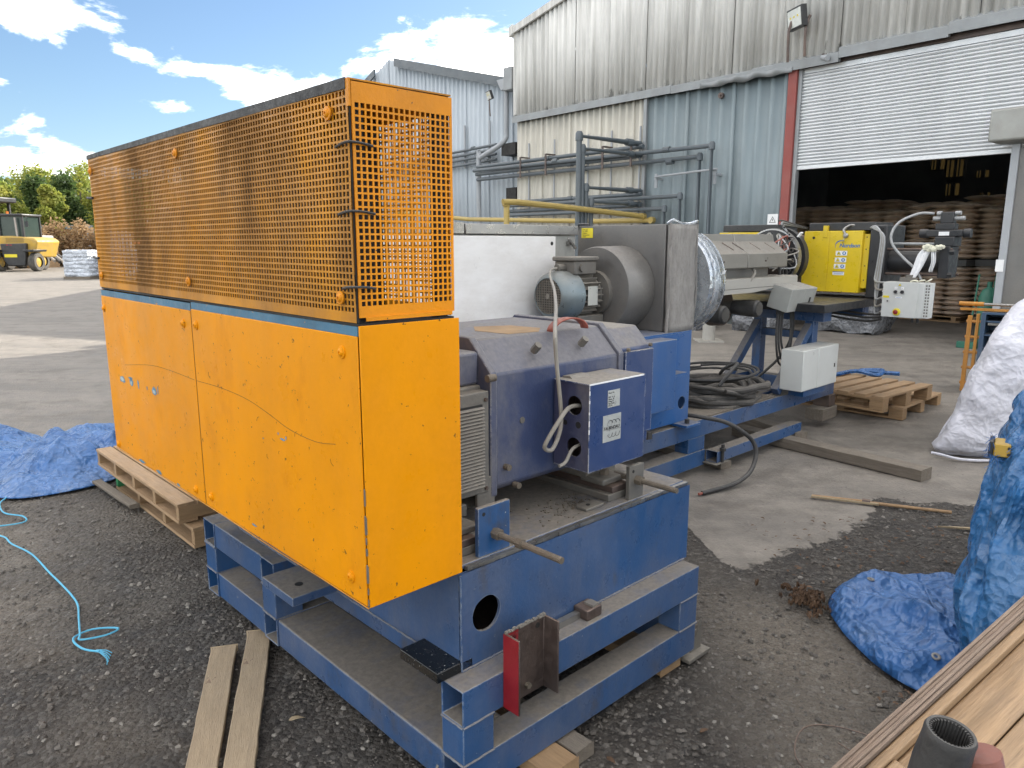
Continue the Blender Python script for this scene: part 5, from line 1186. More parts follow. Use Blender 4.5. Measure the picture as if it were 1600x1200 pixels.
for k in range(16):
    a = r_.uniform(1.6, 4.4); p0 = Vector((4.55+r_.uniform(-.08, .1), 1.5+r_.uniform(-.06, .1), 1.42+r_.uniform(-.10, .12))); p1 = Vector((4.90, 1.66+.17*math.cos(a), 1.42+.20*math.sin(a)))
    md = (p0+p1)/2+Vector((0, r_.uniform(-.12, .0), r_.uniform(-.12, .06)))
    MB().tube([p0, md, p1], .006, 6, 4).part('heater_wire', (m_cond, m_strap, m_rubber, m_cord)[k % 4], t)
for k in range(5):
    z = 1.62+.03*k; MB().tube([(4.85+.03*k, 1.52+.04*k, z), (5.1, 1.70, 1.70+.01*k), (5.38, 1.62, 1.68)], .008, 6, 4).part('heater_wire', m_cond if k % 2 else m_rubber, t)
MB().obox((4.99, 1.515, 1.60), (.7, -.1, .0), (0, -.6, .8), (.3, .8, .5), (.05, .045, .012)).part('flange_tag', m_lwhite, t)
for (u, v, z) in ((4.62, 1.48, 1.15), (4.72, 1.50, 1.12), (4.82, 1.52, 1.14)): MB().tube([(u, v, z+.24), (u+.01, v-.01, z+.1), (u, v, z)], .012, 6, 3).part('heater_plug', m_rubber, t)
# cable tray + terminal enclosure
t = thing('cable_tray', 'pale beige cable tray running under the barrel covers', 'cable tray', 'M', (3.9, 1.35, 1.2))
MB().prism([(1.35, 1.22), (1.35, 1.290), (1.36, 1.296), (1.56, 1.296), (1.56, 1.22)], 0, 3.18, 4.70).part('tray', m_beige, t, bev=.003)
MB().prism([(3.20, 1.218), (4.45, 1.218), (4.0, 1.185), (3.20, 1.185)], 1, 1.352, 1.55).part('tray_skirt', m_beige, t)
t = thing('terminal_enclosure', 'dusty tilted grey enclosure hanging from the cable tray end', 'enclosure', 'M', (4.5, 1.3, 1.1))
e1 = Vector((1, 0, -.0)); e2 = Vector((0, -.97, -.24)).normalized(); e3 = e1.cross(e2)*-1
if e3.z < 0: e3 = -e3
o_ = Vector((4.30, 1.40, 1.06))
MB().obox(o_, e1, e2, e3, (.24, .17, .185)).part('box', m_encl2, t, bev=.004); MB().obox(o_+e1*.2405, e1, e2, e3, (.19, .17, .185)).part('lid', m_encl2, t, bev=.006)
MB().obox(o_+e1*.33+e2*.1705+e3*.06, e1, e2, e3, (.025, .004, .05)).part('lock', m_rubber, t, bev=.002)
for k, u in enumerate((4.34, 4.38, 4.42, 4.52, 4.60)):
    MB().cyl((u, 1.32, 1.05), (u, 1.32, 1.00), .014, n=10).part('cable_gland', m_rubber, t)
t = thing('hanging_cable', 'black cables looping down from the tilted enclosure to the frame', 'cable', 'M', (4.4, 1.3, .9))
for k, (u, dz, du) in enumerate(((4.34, .52, .22), (4.38, .48, .20), (4.42, .42, .16))):
    MB().tube([(u, 1.32, 1.0), (u-.02, 1.31, .80), (u+.03, 1.30, 1.0-dz*.75), (u+du*.7, 1.30, 1.0-dz*.74), (u+du, 1.31, .80), (u+du, 1.32, 1.0)], .009, 6, 5).part('cable', m_rubber, t)
MB().tube([(4.60, 1.32, 1.0), (4.62, 1.33, .80), (4.52, 1.38, .62), (4.30, 1.5, .43), (4.2, 1.55, .39)], .011, 6, 5).part('cable', m_rubber, t)

# small barrel fans below the tray
def small_fan(u, v, z, label, s=1.0, housing=True):
    t = thing('barrel_fan', label, 'fan', 'M', (u, v, z), 'fans under the extruder barrel')
    MB().lathe((u, v+.12, z), (0, -1, 0), [(0, .0), (0, .055*s), (.12, .066*s), (.20, .066*s), (.215, .055*s), (.217, 0)], 24).part('motor_cowl', m_rubber, t)
    for k in range(-3, 4): MB().box(u+k*.014*s-.003, v-.100, z-math.sqrt(.05**2-(k*.014)**2)*s*.98, u+k*.014*s+.003, v-.098, z+math.sqrt(.05**2-(k*.014)**2)*s*.98).part('grille_bar', m_dustgrey, t)
    MB().cyl((u, v+.12, z), (u, v+.20, z), .05*s, n=16).part('motor_body', m_dustgrey, t)
    if housing:
        MB().lathe((u-.02, v+.20, z), (0, 1, 0), [(0, 0), (0, .15*s), (.10, .16*s), (.10, 0)], 32).part('fan_housing', m_rust, t); MB().box(u-.10, v+.2, z+.10, u+.02, v+.3, z+.22).part('outlet_duct', m_rust, t)
small_fan(3.56, 1.42, 1.045, 'small dark fan motor nearest the foil drum', 1.0, False)
small_fan(4.10, 1.45, 1.055, 'dark barrel fan with round housing beside the tilted enclosure', 1.0, True)
small_fan(4.0, 1.75, 1.09, 'rusty barrel fan with big round housing in the middle below the tray', 1.1, True)

# ------------------------------------------------------------------ extruder frame
t = thing('extruder_stand', 'long blue box rail frame with upright legs carrying the extruder', 'stand', 'M', (3, 1.5, 0)); ski_e = t
def rl(ax, a0, a1, b0, b1, z0, z1, nm='rail', m=m_blue): return MB().hollow(ax, a0, a1, b0, b1, z0, z1, .006).part(nm, m, t, bev=.004)
rl(0, 1.25, 5.20, 1.19, 1.30, .262, .378); rl(0, 1.25, 5.20, 1.95, 2.06, .262, .378)
rl(0, 1.25, 3.16, 1.19, 1.30, .05, .16); rl(0, 1.25, 5.2, 1.95, 2.06, .05, .16)
MB().box(2.95, 1.192, .1605, 3.15, 1.298, .2615).part('spacer', m_blue, t, bev=.003)
MB().hollow(0, 3.17, 4.42, 1.10, 1.188, .075, .155, .005).part('outrigger_rail', m_blue, t, bev=.003)
MB().box(3.13, 1.08, .068, 3.30, 1.19, .0745).part('bracket', m_dustgrey, t, bev=.002); MB().cyl((3.22, 1.09, .075), (3.22, 1.09, .20), .011, n=10).part('bolt', m_rubber, t); MB().cyl((3.22, 1.09, .155), (3.22, 1.09, .175), .022, n=6).part('bolt_head', m_rubber, t)
rl(0, 2.9, 5.1, 1.36, 1.44, .30, .377, 'inner_rail')
for u in (1.25, 3.05, 3.9, 5.09): MB().box(u, 1.3005, .27, u+.10, 1.9495, .375).part('cross_rail', m_blue, t, bev=.004)
MB().box(4.95, 1.16, .055, 5.23, 1.32, .16).part('end_shoe', m_woodgrey, t, bev=.006); MB().box(5.08, 1.17, .1605, 5.20, 1.31, .2615).part('end_post', m_rust, t, bev=.004)
for v in (1.19, 1.64):
    MB().box(4.70, v, .379, 4.79, v+.075, 1.02).part('leg', m_blue, t, bev=.004)
    MB().obox((4.22, v+.008, .385), (.73, 0, .68), (0, 1, 0), (-.68, 0, .73), (.70, .06, .07)).part('brace', m_blue, t, bev=.003)
MB().box(4.71, 1.267, .78, 4.78, 1.638, .84).part('cross_tie', m_blue, t, bev=.003)
MB().box(4.45, 1.0, 1.021, 5.9, 2.35, 1.085).part('table_beam', m_black, t, bev=.004); MB().box(4.68, 1.10, .93, 4.82, 1.9, 1.020).part('head_plate', m_blue, t, bev=.004)
MB().box(5.30, 1.04, .94, 5.42, 2.3, 1.019).part('table_rail', m_blue, t, bev=.004)
# lower grey enclosure on the frame
t = thing('lower_enclosure', 'pale grey electrical enclosure standing on the far end of the blue frame', 'enclosure', 'M', (4.5, 1.1, .43))
MB().box(4.20, 1.02, .435, 4.455, 1.20, .752).part('box', m_encl, t, bev=.006); MB().box(4.458, 1.02, .433, 4.82, 1.20, .754).part('door', m_encl, t, bev=.008)
MB().box(4.75, 1.016, .57, 4.765, 1.02, .60).part('lock', m_rubber, t); MB().box(4.3, 1.05, .379, 4.7, 1.17, .4345).part('bracket', m_blue, t)
# hose coil
t = thing('hose_coil', 'big coil of dusty black hose lying on the blue frame', 'hose', 'M', (3.65, 1.5, .38))
r_ = random.Random(2)
def ringpts(cu, cv, ru, rv, z, w, ph, n=22, turns=1.0):
    return [(cu+ru*math.cos(ph+6.283*turns*i/n)+r_.uniform(-w, w), cv+rv*math.sin(ph+6.283*turns*i/n)+r_.uniform(-w, w), z+r_.uniform(-w, w)*.5+i*.0008) for i in range(n+1)]
for k in range(9):
    lay = k//3
    cu_, cv_, ti, ph_ = 3.68+r_.uniform(-.07, .07), 1.48+r_.uniform(-.05, .05), r_.uniform(-.05, .05), r_.uniform(0, 6)
    P_ = [(p[0], p[1], p[2]+ti*math.sin((p[0]-cu_)*5+k)) for p in ringpts(cu_, cv_, .43-.05*(k % 3)+r_.uniform(-.03, .03), .30-.04*(k % 3)+r_.uniform(-.02, .02), .425+lay*.036, .016, ph_)]
    MB().tube(P_, .025 if k < 7 else .016, 10, 3).part('hose_loop', m_hose, t)
MB().tube([(3.40, 1.25, .56), (3.50, 1.22, .66), (3.72, 1.30, .68), (3.9, 1.5, .60), (4.0, 1.6, .53)], .013, 8, 5).part('hose_end', m_rubber, t)
for k in range(3): MB().tube(ringpts(3.72, 1.50, .36+.04*k, .26+.02*k, .565+.012*k, .006, k), .010, 6, 2).part('thin_cable', m_rubber, t)
MB().box(3.15, 1.20, .3795, 4.15, 1.9, .391).solo('board', m_woodgrey, 'weathered flat board under the hose coil', 'board', 'M', (3.6, 1.5, .38), bev=.002)
# black cable bowing out to the ground
t = thing('black_cable', 'thick black cable arching off the frame down to the concrete', 'cable', 'M', (3.1, 1.0, 0))
MB().tube([(3.25, 1.45, .43), (3.0, 1.32, .42), (2.98, 1.15, .425), (3.12, 1.0, .38), (3.28, .90, .24), (3.22, .86, .10), (3.02, .86, .03), (2.72, .93, .012)], .0145, 10, 6).part('cable', m_rubber, t)
MB().cyl((2.72, .93, .012), (2.69, .935, .012), .009, n=8).part('bare_end', m_strap, t)

# ------------------------------------------------------------------ screen changer (across the extruder)
t = thing('screen_changer', 'yellow boxed screen changer with black top cover across the extruder end', 'screen changer', 'M', (5.4, 1.5, 1.1)); sc = t
U = 5.35
MB().box(U, 1.116, 1.13, U+.46, 1.625, 1.655).part('yellow_housing', m_nyel, t, bev=.004)
MB().box(U-.004, 1.118, 1.132, U-.0005, 1.392, 1.652).part('door', m_nyel, t, bev=.0015); MB().box(U-.004, 1.398, 1.132, U-.0005, 1.622, 1.652).part('door', m_nyel, t, bev=.0015)
MB().box(U+.03, 1.066, 1.17, U+.42, 1.1155, 1.625).part('side_flange', m_nyel, t, bev=.003)
MB().box(U, 1.95, 1.13, U+.46, 2.48, 1.650).part('far_housing', m_nyel, t, bev=.004)
MB().box(U+.05, 1.626, 1.15, U+.42, 1.949, 1.62).part('core_block', m_rust, t, bev=.01)
MB().box(U+.03, 1.03, 1.6565, U+.43, 1.60, 1.725).part('top_cover', m_black, t, bev=.006); MB().box(U+.03, 1.90, 1.6565, U+.43, 2.46, 1.72).part('top_cover', m_black, t, bev=.006)
MB().box(U+.02, .93, 1.09, U+.44, 1.065, 1.70).part('end_block', m_black, t, bev=.01)
MB().box(U-.01, 1.42, 1.60, U+.03, 1.455, 1.70).part('lift_tab', m_nyel, t, bev=.002)
MB().cyl((U-.004, 1.535, 1.597), (U-.006, 1.535, 1.597), .012, n=12).part('lock_hole', m_darkin, t)
b = MB(); b.lathe((U-.005, 1.255, 1.615), (-1, 0, 0), [(0, .022), (.012, .022), (.02, .015), (.021, 0)], 14); b.part('pipe_fitting', m_steel, t)
MB().tube([(U-.015, 1.26, 1.63), (U-.01, 1.275, 1.665), (U+.02, 1.24, 1.70), (U+.04, 1.20, 1.70)], .010, 8, 3).part('fitting_elbow', m_steel, t); MB().tube([(U-.012, 1.265, 1.60), (U-.02, 1.27, 1.56), (U-.008, 1.275, 1.55)], .003, 6, 3).part('chain', m_steel, t)
FU = U-.0048; fy, fz = Vector((0, -1, 0)), Vector((0, 0, 1))
text_part('Nordson', .047, (FU, 1.305, 1.515), fy, fz, m_lblue, t, shear=.2, ext=.0004, bold=.0012)
P = []
for k in range(15):
    a = R(200)-R(135)*k/14; w = .010*(1-k/14)+.0012; P += [(FU-.0002, 1.285-.055*math.cos(a)*1.0, 1.530+.042*math.sin(a)-w), (FU-.0002, 1.285-.055*math.cos(a), 1.530+.042*math.sin(a)+w)]
MB().add(P, [(2*k, 2*k+1, 2*k+3, 2*k+2) for k in range(14)]).part('logo_swoosh', m_lblue, t, smooth=False)
for k, z in enumerate((1.445, 1.388, 1.333)):
    v = 1.330-(.004*k)*-1; s_ = MB().box(FU-.0006, v-.098, z, FU, v, z+.040).part('safety_label', m_lwhite, t)
    tri_ring(Vector((FU-.001, v-.026, z+.017)), fy, fz, .019, .019).part('warning_triangle', m_lay, s_, smooth=False); tri_ring(Vector((FU-.0012, v-.026, z+.017)), fy, fz, .021, .003).part('triangle_outline', m_ink, s_, smooth=False)
    MB().box(FU-.0014, v-.028, z+.012, FU-.0012, v-.024, z+.024).part('hazard_mark', m_ink, s_)
    MB().cyl((FU-.0006, v-.072, z+.02), (FU-.0012, v-.072, z+.02), .016, n=18).part('mandatory_disc', m_lblue, s_); MB().box(FU-.0015, v-.077, z+.012, FU-.0012, v-.067, z+.029).part('disc_symbol', m_lwhite, s_)
s_ = MB().box(FU-.0006, 1.245, 1.278, FU, 1.345, 1.308).part('blue_label', m_lwhite, t); MB().box(FU-.001, 1.245, 1.302, FU-.0006, 1.345, 1.308).part('label_band', m_lblue, s_); 
for k in range(2): MB().box(FU-.001, 1.255, 1.285+k*.007, FU-.0006, 1.335, 1.2875+k*.007).part('text_line', m_lblue, s_)
for z in (1.24, 1.36, 1.50, 1.60): MB().cyl((U+.029, 1.09, z), (U+.026, 1.09, z), .005, n=8).part('screw', m_ink, t)
# hydraulic cylinder towards the right
t = thing('hydraulic_cylinder', 'black hydraulic cylinder with tie rods and valve block, right of the yellow housing', 'hydraulic cylinder', 'M', (5.5, .7, 1.4)); hy = t
cy = U+.16
MB().cyl((cy, .93, 1.40), (cy, .50, 1.40), .088, n=24).part('cylinder_tube', m_black, t)
MB().box(cy-.115, .455, 1.275, cy+.115, .53, 1.525).part('end_cap', m_black, t, bev=.006)
for du in (-.10, .10):
    for z in (1.30, 1.50): MB().cyl((cy+du, .93, z), (cy+du, .44, z), .010, n=10).part('tie_rod', m_rust, t)
MB().cyl((cy-.02, .93, 1.545), (cy-.02, .50, 1.545), .012, n=10).part('hydraulic_line', m_cond, t)
for z in (1.30, 1.48): MB().cyl((cy-.1, .46, z), (cy-.1, .425, z), .020, n=6).part('tie_rod_nut', m_black, t)
MB().box(cy-.10, .44, 1.5255, cy+.10, .58, 1.60).part('manifold', m_black, t, bev=.006)
MB().box(cy-.06, .40, 1.6005, cy+.06, .66, 1.655).part('valve_body', m_black, t, bev=.008); MB().cyl((cy, .66, 1.627), (cy, .72, 1.627), .036, n=16).part('solenoid', m_black, t); MB().cyl((cy, .40, 1.627), (cy, .35, 1.627), .036, n=16).part('solenoid', m_black, t)
MB().box(cy-.05, .46, 1.6555, cy+.05, .60, 1.705).part('pilot_block', m_black, t, bev=.005); MB().box(cy-.045, .475, 1.7055, cy+.045, .57, 1.795).part('relief_valve', m_black, t, bev=.006)
for z, l in ((1.745, .06), (1.785, .035)): MB().cyl((cy-.01, .57, z), (cy-.01, .57+l, z), .018, n=10).part('valve_stem', m_cond, t); MB().cyl((cy-.01, .475, z), (cy-.01, .475-l*1.2, z), .016, n=10).part('valve_stem', m_cond, t)
MB().box(cy-.0625, .49, 1.610, cy-.0605, .565, 1.640).part('label', m_lwhite, t)
t = thing('hydraulic_hose', 'grey hydraulic hose curving from the valve down behind the cylinder', 'hose', 'M', (U, .8, 1.5))
MB().tube([(cy-.01, .63, 1.785), (U+.08, .72, 1.785), (U+.02, .84, 1.72), (U-.01, .885, 1.62), (U-.02, .86, 1.53), (U-.02, .77, 1.43), (U-.02, .68, 1.35), (U, .63, 1.26)], .011, 8, 6).part('hose', m_cond, t)
# conduits down to the control box
t = thing('conduit_bundle', 'bundle of ribbed grey conduits dropping to the control box', 'conduit', 'M', (U, .95, 1.3))
for k in range(5):
    zt = 1.235-.058*k
    MB().tube([(U+.05, 1.08, 1.68), (U-.03, 1.00+.004*k, 1.685-.004*k), (U-.06, .945-.006*k, 1.60), (U-.06, .955-.008*k, 1.38), (U-.06, .965-.008*k, 1.26-.02*k), (U-.10, .93, zt+.0-.02*(k > 1)), (U-.14, .86, zt)], .0085, 8, 5).part('conduit', m_cond if k % 2 == 0 else m_cord, t)
for k in range(3):
    MB().tube([(U-.14, .86, .975-.02*k), (U-.08, 1.0, .965-.03*k), (U-.1, 1.25, .985-.03*k), (U-.2, 1.6, 1.0)], .010, 6, 4).part('cable', m_rubber, t)
# control box
t = thing('control_box', 'pale grey control box with red emergency stop button on yellow disc', 'control box', 'M', (U-.1, .7, .95)); cbx = t
CU = U-.20
MB().box(CU, .535, .965, CU+.14, .838, 1.245).part('box', m_encl, t, bev=.006); 
MB().box(CU-.012, .575, .965, CU-.0005, .838, 1.245).part('door', m_encl, t, bev=.003)
MB().box(CU+.005, .490, .968, CU+.10, .5345, 1.243).part('side_flange', m_encl, t, bev=.002)
for k in range(11):
    for j in range(2): MB().box(CU+.0045, .497+.018*j, .98+k*.0235, CU+.0052, .508+.018*j, .994+k*.0235).part('perforation', m_dustgrey, t)
F_ = CU-.0125
es = MB().lathe((F_, .718, 1.008), (-1, 0, 0), [(0, .030), (.004, .030), (.006, .026), (.006, 0)], 24).part('emergency_stop_disc', m_lay, t)
MB().lathe((F_-.006, .720, 1.008), (-1, 0, 0), [(0, .012), (.012, .012), (.014, .018), (.022, .016), (.026, 0)], 20).part('stop_button', m_red, es)
for v in (.738, .688):
    sw = MB().box(F_-.003, v-.014, 1.150, F_, v+.014, 1.212).part('switch_plate', m_lgrey, t); MB().box(F_-.004, v-.011, 1.188, F_-.0031, v+.011, 1.208).part('switch_label', m_lwhite, sw)
    MB().cyl((F_-.003, v, 1.168), (F_-.016, v, 1.168), .013, n=16).part('switch_knob', m_ink, sw)
    text_part('AUF' if v > .7 else 'ZU', .008, (F_-.0042, v+.008, 1.195), fy, fz, m_ink, sw, name='switch_text', ext=.0001)
MB().box(F_-.001, .688, 1.118, F_, .738, 1.130).part('text_label', m_lwhite, t); text_part('Machine', .011, (F_-.0014, .733, 1.120), fy, fz, m_lblue, t, name='label_text', ext=.0001)
MB().box(F_-.001, .785, 1.118, F_, .832, 1.135).part('yellow_label', m_lay, t)
lk = MB().box(F_-.002, .778, 1.078, F_, .806, 1.104).part('lock_plate', m_lgrey, t); MB().cyl((F_-.002, .794, 1.092), (F_-.005, .794, 1.092), .006, n=10).part('keyhole', m_ink, lk)
tri_ring(Vector((F_-.0005, .712, 1.222)), fy, fz, .013, .013).part('warning_triangle', m_lay, t, smooth=False); tri_ring(Vector((F_-.0008, .712, 1.222)), fy, fz, .014, .002).part('triangle_outline', m_ink, t, smooth=False)
for k in range(5): MB().cyl((CU+.05, .838, 1.215-.055*k), (CU+.05, .862, 1.215-.055*k), .012, n=10).part('cable_gland', m_steel, t)
for v in (.62, .58): MB().cyl((CU+.06, v, .965), (CU+.06, v, .925), .010, n=8).part('bottom_gland', m_rubber, t)
MB().box(CU+.05, .62, 1.2455, CU+.09, .74, 1.28).part('mounting_arm', m_dustgrey, t); MB().box(CU+.06, .66, 1.2805, CU+.34, .70, 1.30).part('mounting_arm', m_dustgrey, t)
# rag and film hanging from the valve
t = thing('plastic_rag', 'knotted white plastic film hanging from the valve onto the control box', 'rag', 'M', (U-.1, .6, 1.4))
def ribbon(path, w, seed, m, nm):
    pts = []; n = len(path)
    for i, p in enumerate(path):
        for j in range(7):
            f = j/6-.5; ww = w[i] if isinstance(w, list) else w
            pts.append((p[0]+.02*math.sin(j*2.1+seed)+.008*math.sin(i+j), p[1]+f*ww, p[2]+.006*math.sin(j*1.7+i*.5)))
    return MB().sheet(pts, 7, n).part(nm, m, t, solid=.003, sub=1)
ribbon([(U-.02, .60, 1.505), (U-.045, .625, 1.47), (U-.06, .638, 1.40), (U-.08, .655, 1.33), (U-.10, .672, 1.27), (U-.10, .68, 1.25)], [.07, .085, .08, .07, .05, .04], 1, m_rag, 'film_strip')
ribbon([(U-.02, .55, 1.50), (U-.04, .540, 1.45), (U-.04, .535, 1.40), (U-.04, .545, 1.36), (U-.04, .55, 1.325)], .030, 4, m_rag, 'film_strip')
for (v, z, s_) in ((.60, 1.515, .030), (.575, 1.505, .026), (.555, 1.50, .022), (.52, 1.515, .022), (.50, 1.52, .018)):
    blob_box(U-.05, v-s_, z-s_*.8, U+.0, v+s_, z+s_*.8, .35, .012, 6, v*50, 40).part('knot', m_ragy, t, ang=80)
for k in range(3): MB().tube([(CU+.03+.02*k, .65-.05*k, 1.25), (CU+.02, .62-.05*k, 1.26), (CU+.04, .60-.05*k, 1.255+.01*k)], .006, 5, 3).part('film_scrap', m_ragy, t)

# ------------------------------------------------------------------ timbers, pallets and loose bits
def plank(name, label, p0, p1, w, th, m, z0=0.0, cat='plank', group=None, bev=.003):
    p0, p1 = Vector((p0[0], p0[1], z0)), Vector((p1[0], p1[1], z0)); d = p1-p0; L = d.length; a = math.atan2(d.y, d.x)
    b = MB(); n = max(6, int(L/.06)); r_ = random.Random(int(L*1000)); vs = []
    for i in range(n+1):
        x = L*i/n; jl, jr, jt = r_.uniform(-.0018, .0018), r_.uniform(-.0018, .0018), r_.uniform(-.0012, .0012)
        e_ = r_.uniform(-.004, .004) if i in (0, n) else 0
        vs += [(x+e_, -w/2+jl, 0), (x-e_, w/2+jr, 0), (x-e_*.5, w/2+jr, th+jt), (x+e_, -w/2+jl, th-jt)]
    b.add(vs, [(0, 1, 2, 3)[::-1], tuple(4*n+k for k in range(4))] + [(4*i+k, 4*i+(k+1) % 4, 4*i+4+(k+1) % 4, 4*i+4+k)[::-1] for i in range(n) for k in range(4)])
    o = bpy.data.objects.new(name, b.mesh(name)); COL.objects.link(o); o.location = p0; o.rotation_euler = (0, 0, a); o.data.materials.append(m); finish(o, bev, 0, 0); ORG[o.name] = Vector((0, 0, 0))
    return tag(o, label, cat, group)
m_plx = mat('pale_rough_plank_lengthwise', (.36, .275, .175), .8, var=.18, vs=5, stretch=(1.2, 14, 14), bump=.35, bs=25, dust=(.30, .26, .20), dtop=.25, chip=(.22, .14, .09), chipamt=.03, chips=7)
plank('plank', 'left one of two pale planks on the gravel, with a brown stain', (-1.112, 2.60), (-.80, 1.50), .092, .022, m_plx, 0.0, group='planks lying on the gravel')
plank('plank', 'right one of two pale planks on the gravel, longer and cracked across', (-1.015, 2.72), (-.70, 1.50), .092, .022, m_plx, 0.0, group='planks lying on the gravel')
a0 = fw('M', (.25, -.16, 0)); a1 = fw('M', (.25, 1.7, 0)); plank('bearer', 'light new timber bearer under the near end of the blue skid', a0, a1, .12, .045, m_wood, .0, 'timber', 'timber bearers under the skid')
a0 = fw('M', (.95, -.05, 0)); a1 = fw('M', (.95, 1.7, 0)); plank('bearer', 'timber bearer under the far end of the blue skid', a0, a1, .12, .045, m_wood, .0, 'timber', 'timber bearers under the skid')
a0 = fw('M', (.36, -.145, 0)); a1 = fw('M', (.36, 1.2, 0)); plank('bearer', 'brown worn timber bearer beside the light one under the skid', a0, a1, .08, .040, m_woodgrey, .0, 'timber', 'timber bearers under the skid')
plank('timber_beam', 'long weathered square timber on the concrete right of the frame', (1.86, 5.90), (2.76, 4.70), .135, .075, m_woodgrey, 0, 'beam')
plank('timber_offcut', 'shorter grey timber offcut beside the long beam near the frame', (1.98, 6.35), (2.28, 5.62), .11, .085, m_woodgrey, 0, 'beam')
plank('timber_bearer', 'grey timber under the extruder frame at its near end', (1.0, 5.6), (1.50, 4.96), .10, .048, m_woodgrey, 0, 'beam')
plank('thin_stick', 'thin bent pale stick on the concrete right of the machine', (1.856, 4.346), (2.20, 4.20), .020, .014, m_plank, .004, 'stick')
t = thing('long_stick', 'long thin wooden pole on the concrete by the blue tarpaulin', 'pole', 'G', (2.2, 4.2, 0))
MB().tube([(1.86, 4.35, .012), (2.12, 4.24, .016), (2.16, 4.225, .012), (2.56, 4.07, .010)], .010, 8, 2).part('pole', m_wood, t); MB().cyl((2.12, 4.245, .016), (2.16, 4.225, .016), .017, n=8).part('knot', m_rust, t)
MB().prism([(2.36, 3.86), (2.62, 3.79), (2.60, 3.83)], 2, .003, .012).solo('wood_splinter', m_plank, 'pale pointed wood splinter on the gravel near the tarpaulin', 'splinter', 'G', (2.5, 3.8, 0))

def pallet(label, frame, org, L, W, H, rz=0, m=m_wood, nb=7, group=None, tilt=None, greenblock=False):
    """local x = along boards' stacking direction, boards run along y"""
    t = thing('pallet', label, 'pallet', frame, org, group, rz=rz if rz else 1e-9)
    bw_ = L/(nb+ (nb-1)*.45); gap = bw_*.45
    bd = MB().box(0, 0, H-.018, bw_, W, H).part('top_board', m_woody, t, bev=.002)
    for i in range(1, nb): dup_part(bd, (i*(bw_+gap), 0, random.uniform(-.0005, .0005)))
    for j, y in enumerate((0, W/2-.05, W-.10)):
        MB().box(0, y, H-.038, L, y+.10, H-.0185).part('stringer_board', m, t, bev=.002)
        for i, x in enumerate((0, L/2-.06, L-.12)):
            MB().box(x, y, .0185, x+.12, y+.10, H-.0385).part('block', m_green if greenblock and i == 2 and j == 0 else m, t, bev=.003)
        MB().box(0, y, 0, L, y+.10, .018).part('bottom_board', m, t, bev=.002)
    return t
def open_pallet(label, v0, v1, u0, u1, z0, z1, n, group, green=False):
    t = thing('pallet', label, 'pallet', 'M', ((u0+u1)/2, (v0+v1)/2, z0), group)
    MB().box(u0, v0, z1-.018, u0+.09, v1, z1).part('top_board', m_woody, t, bev=.002)
    k = 6; w = (u1-u0-.09)/k
    for i in range(k): MB().box(u0+.09+i*w+.012, v0, z1-.018, u0+.09+(i+1)*w, v1, z1).part('top_board', m_woody, t, bev=.002)
    for i in range(n):
        v = v0+(v1-v0-.04)*i/(n-1); MB().box(u0+.004, v, z0+.0185, u1, v+.04, z1-.0185).part('stringer', m_green if green and i == n-1 else m_wood, t, bev=.002)
    for i in range(3): uu = u0+(u1-u0-.10)*i/2; MB().box(uu, v0+.002, z0, uu+.10, v1-.002, z0+.018).part('bottom_board', m_woody, t, bev=.002)
    return t
open_pallet('upper pale pallet under the left end of the guard', 2.36, 3.81, .06, .95, .120, .228, 5, 'pallets stacked beside the guard')
open_pallet('lower weathered pallet with a green stringer beneath the pale one', 2.28, 3.60, .10, 1.0, .0, .112, 4, 'pallets stacked beside the guard', True)
plank('split_board', 'splintered grey board sticking out of the pallet stack', fw('M', (.02, 3.70, 0)), fw('M', (.05, 3.05, 0)), .05, .02, m_woodgrey, .03, 'board')
pallet('upper pale pallet of the pair behind the lower enclosure', 'G', (3.93, 6.75, .115), 1.05, .95, .14, rz=R(128), group='pallets on the concrete by the door')
pallet('lower brown pallet of the pair behind the lower enclosure', 'G', (4.20, 7.05, .0), 1.15, 1.0, .115, rz=R(133), group='pallets on the concrete by the door')
MB().tube([(3.2, 7.2, .265), (3.45, 7.28, .29), (3.6, 7.15, .27), (3.75, 7.35, .285), (3.55, 7.42, .268), (3.85, 7.2, .275)], .022, 6, 4).solo('blue_strapping', m_tarp2, 'crumpled pale blue strapping lying on the upper pallet', 'strapping', 'G', (3.5, 7.3, .26))

# rack with orange side frame
rx, ry = 4.70, 7.55
t = thing('steel_rack', 'blue steel tray rack with orange hinge frame left of the white sack', 'rack', 'G', (rx, ry, 0), rz=R(-38))
MB().box(.10, 0, .02, .14, .55, .86).part('side_frame', m_rackblue, t, bev=.004); MB().box(1.0, 0, .02, 1.04, .55, .86).part('side_frame', m_rackblue, t, bev=.004)
for k in range(6): MB().box(.141, .02, .06+k*.14, .999, .53, .075+k*.14).part('shelf', m_rackblue, t); 
for k in range(3): MB().box(.16, .03, .36+k*.28-.19, .95, .10, .385+k*.28-.19).part('shelf_load', m_steel, t)
MB().box(.141, .50, .02, .999, .54, .86).part('back_panel', m_rackblue, t); MB().box(.14, 0, .84, 1.0, .54, .862).part('top_plate', m_rackblue, t)
MB().box(-.02, .02, .03, .02, .06, .82).part('orange_upright', m_lrack, t, bev=.004); MB().box(.055, .02, .03, .085, .06, .84).part('orange_upright', m_lrack, t, bev=.004)
for k in range(5): MB().cyl((-.03, .04, .12+k*.16), (.10, .04, .12+k*.16), .016, n=8).part('hinge_pin', m_lrack, t)
t = thing('hydraulic_ram', 'orange and chrome ram lying on top of the blue rack', 'ram', 'G', (rx, ry, .87), rz=R(-38))
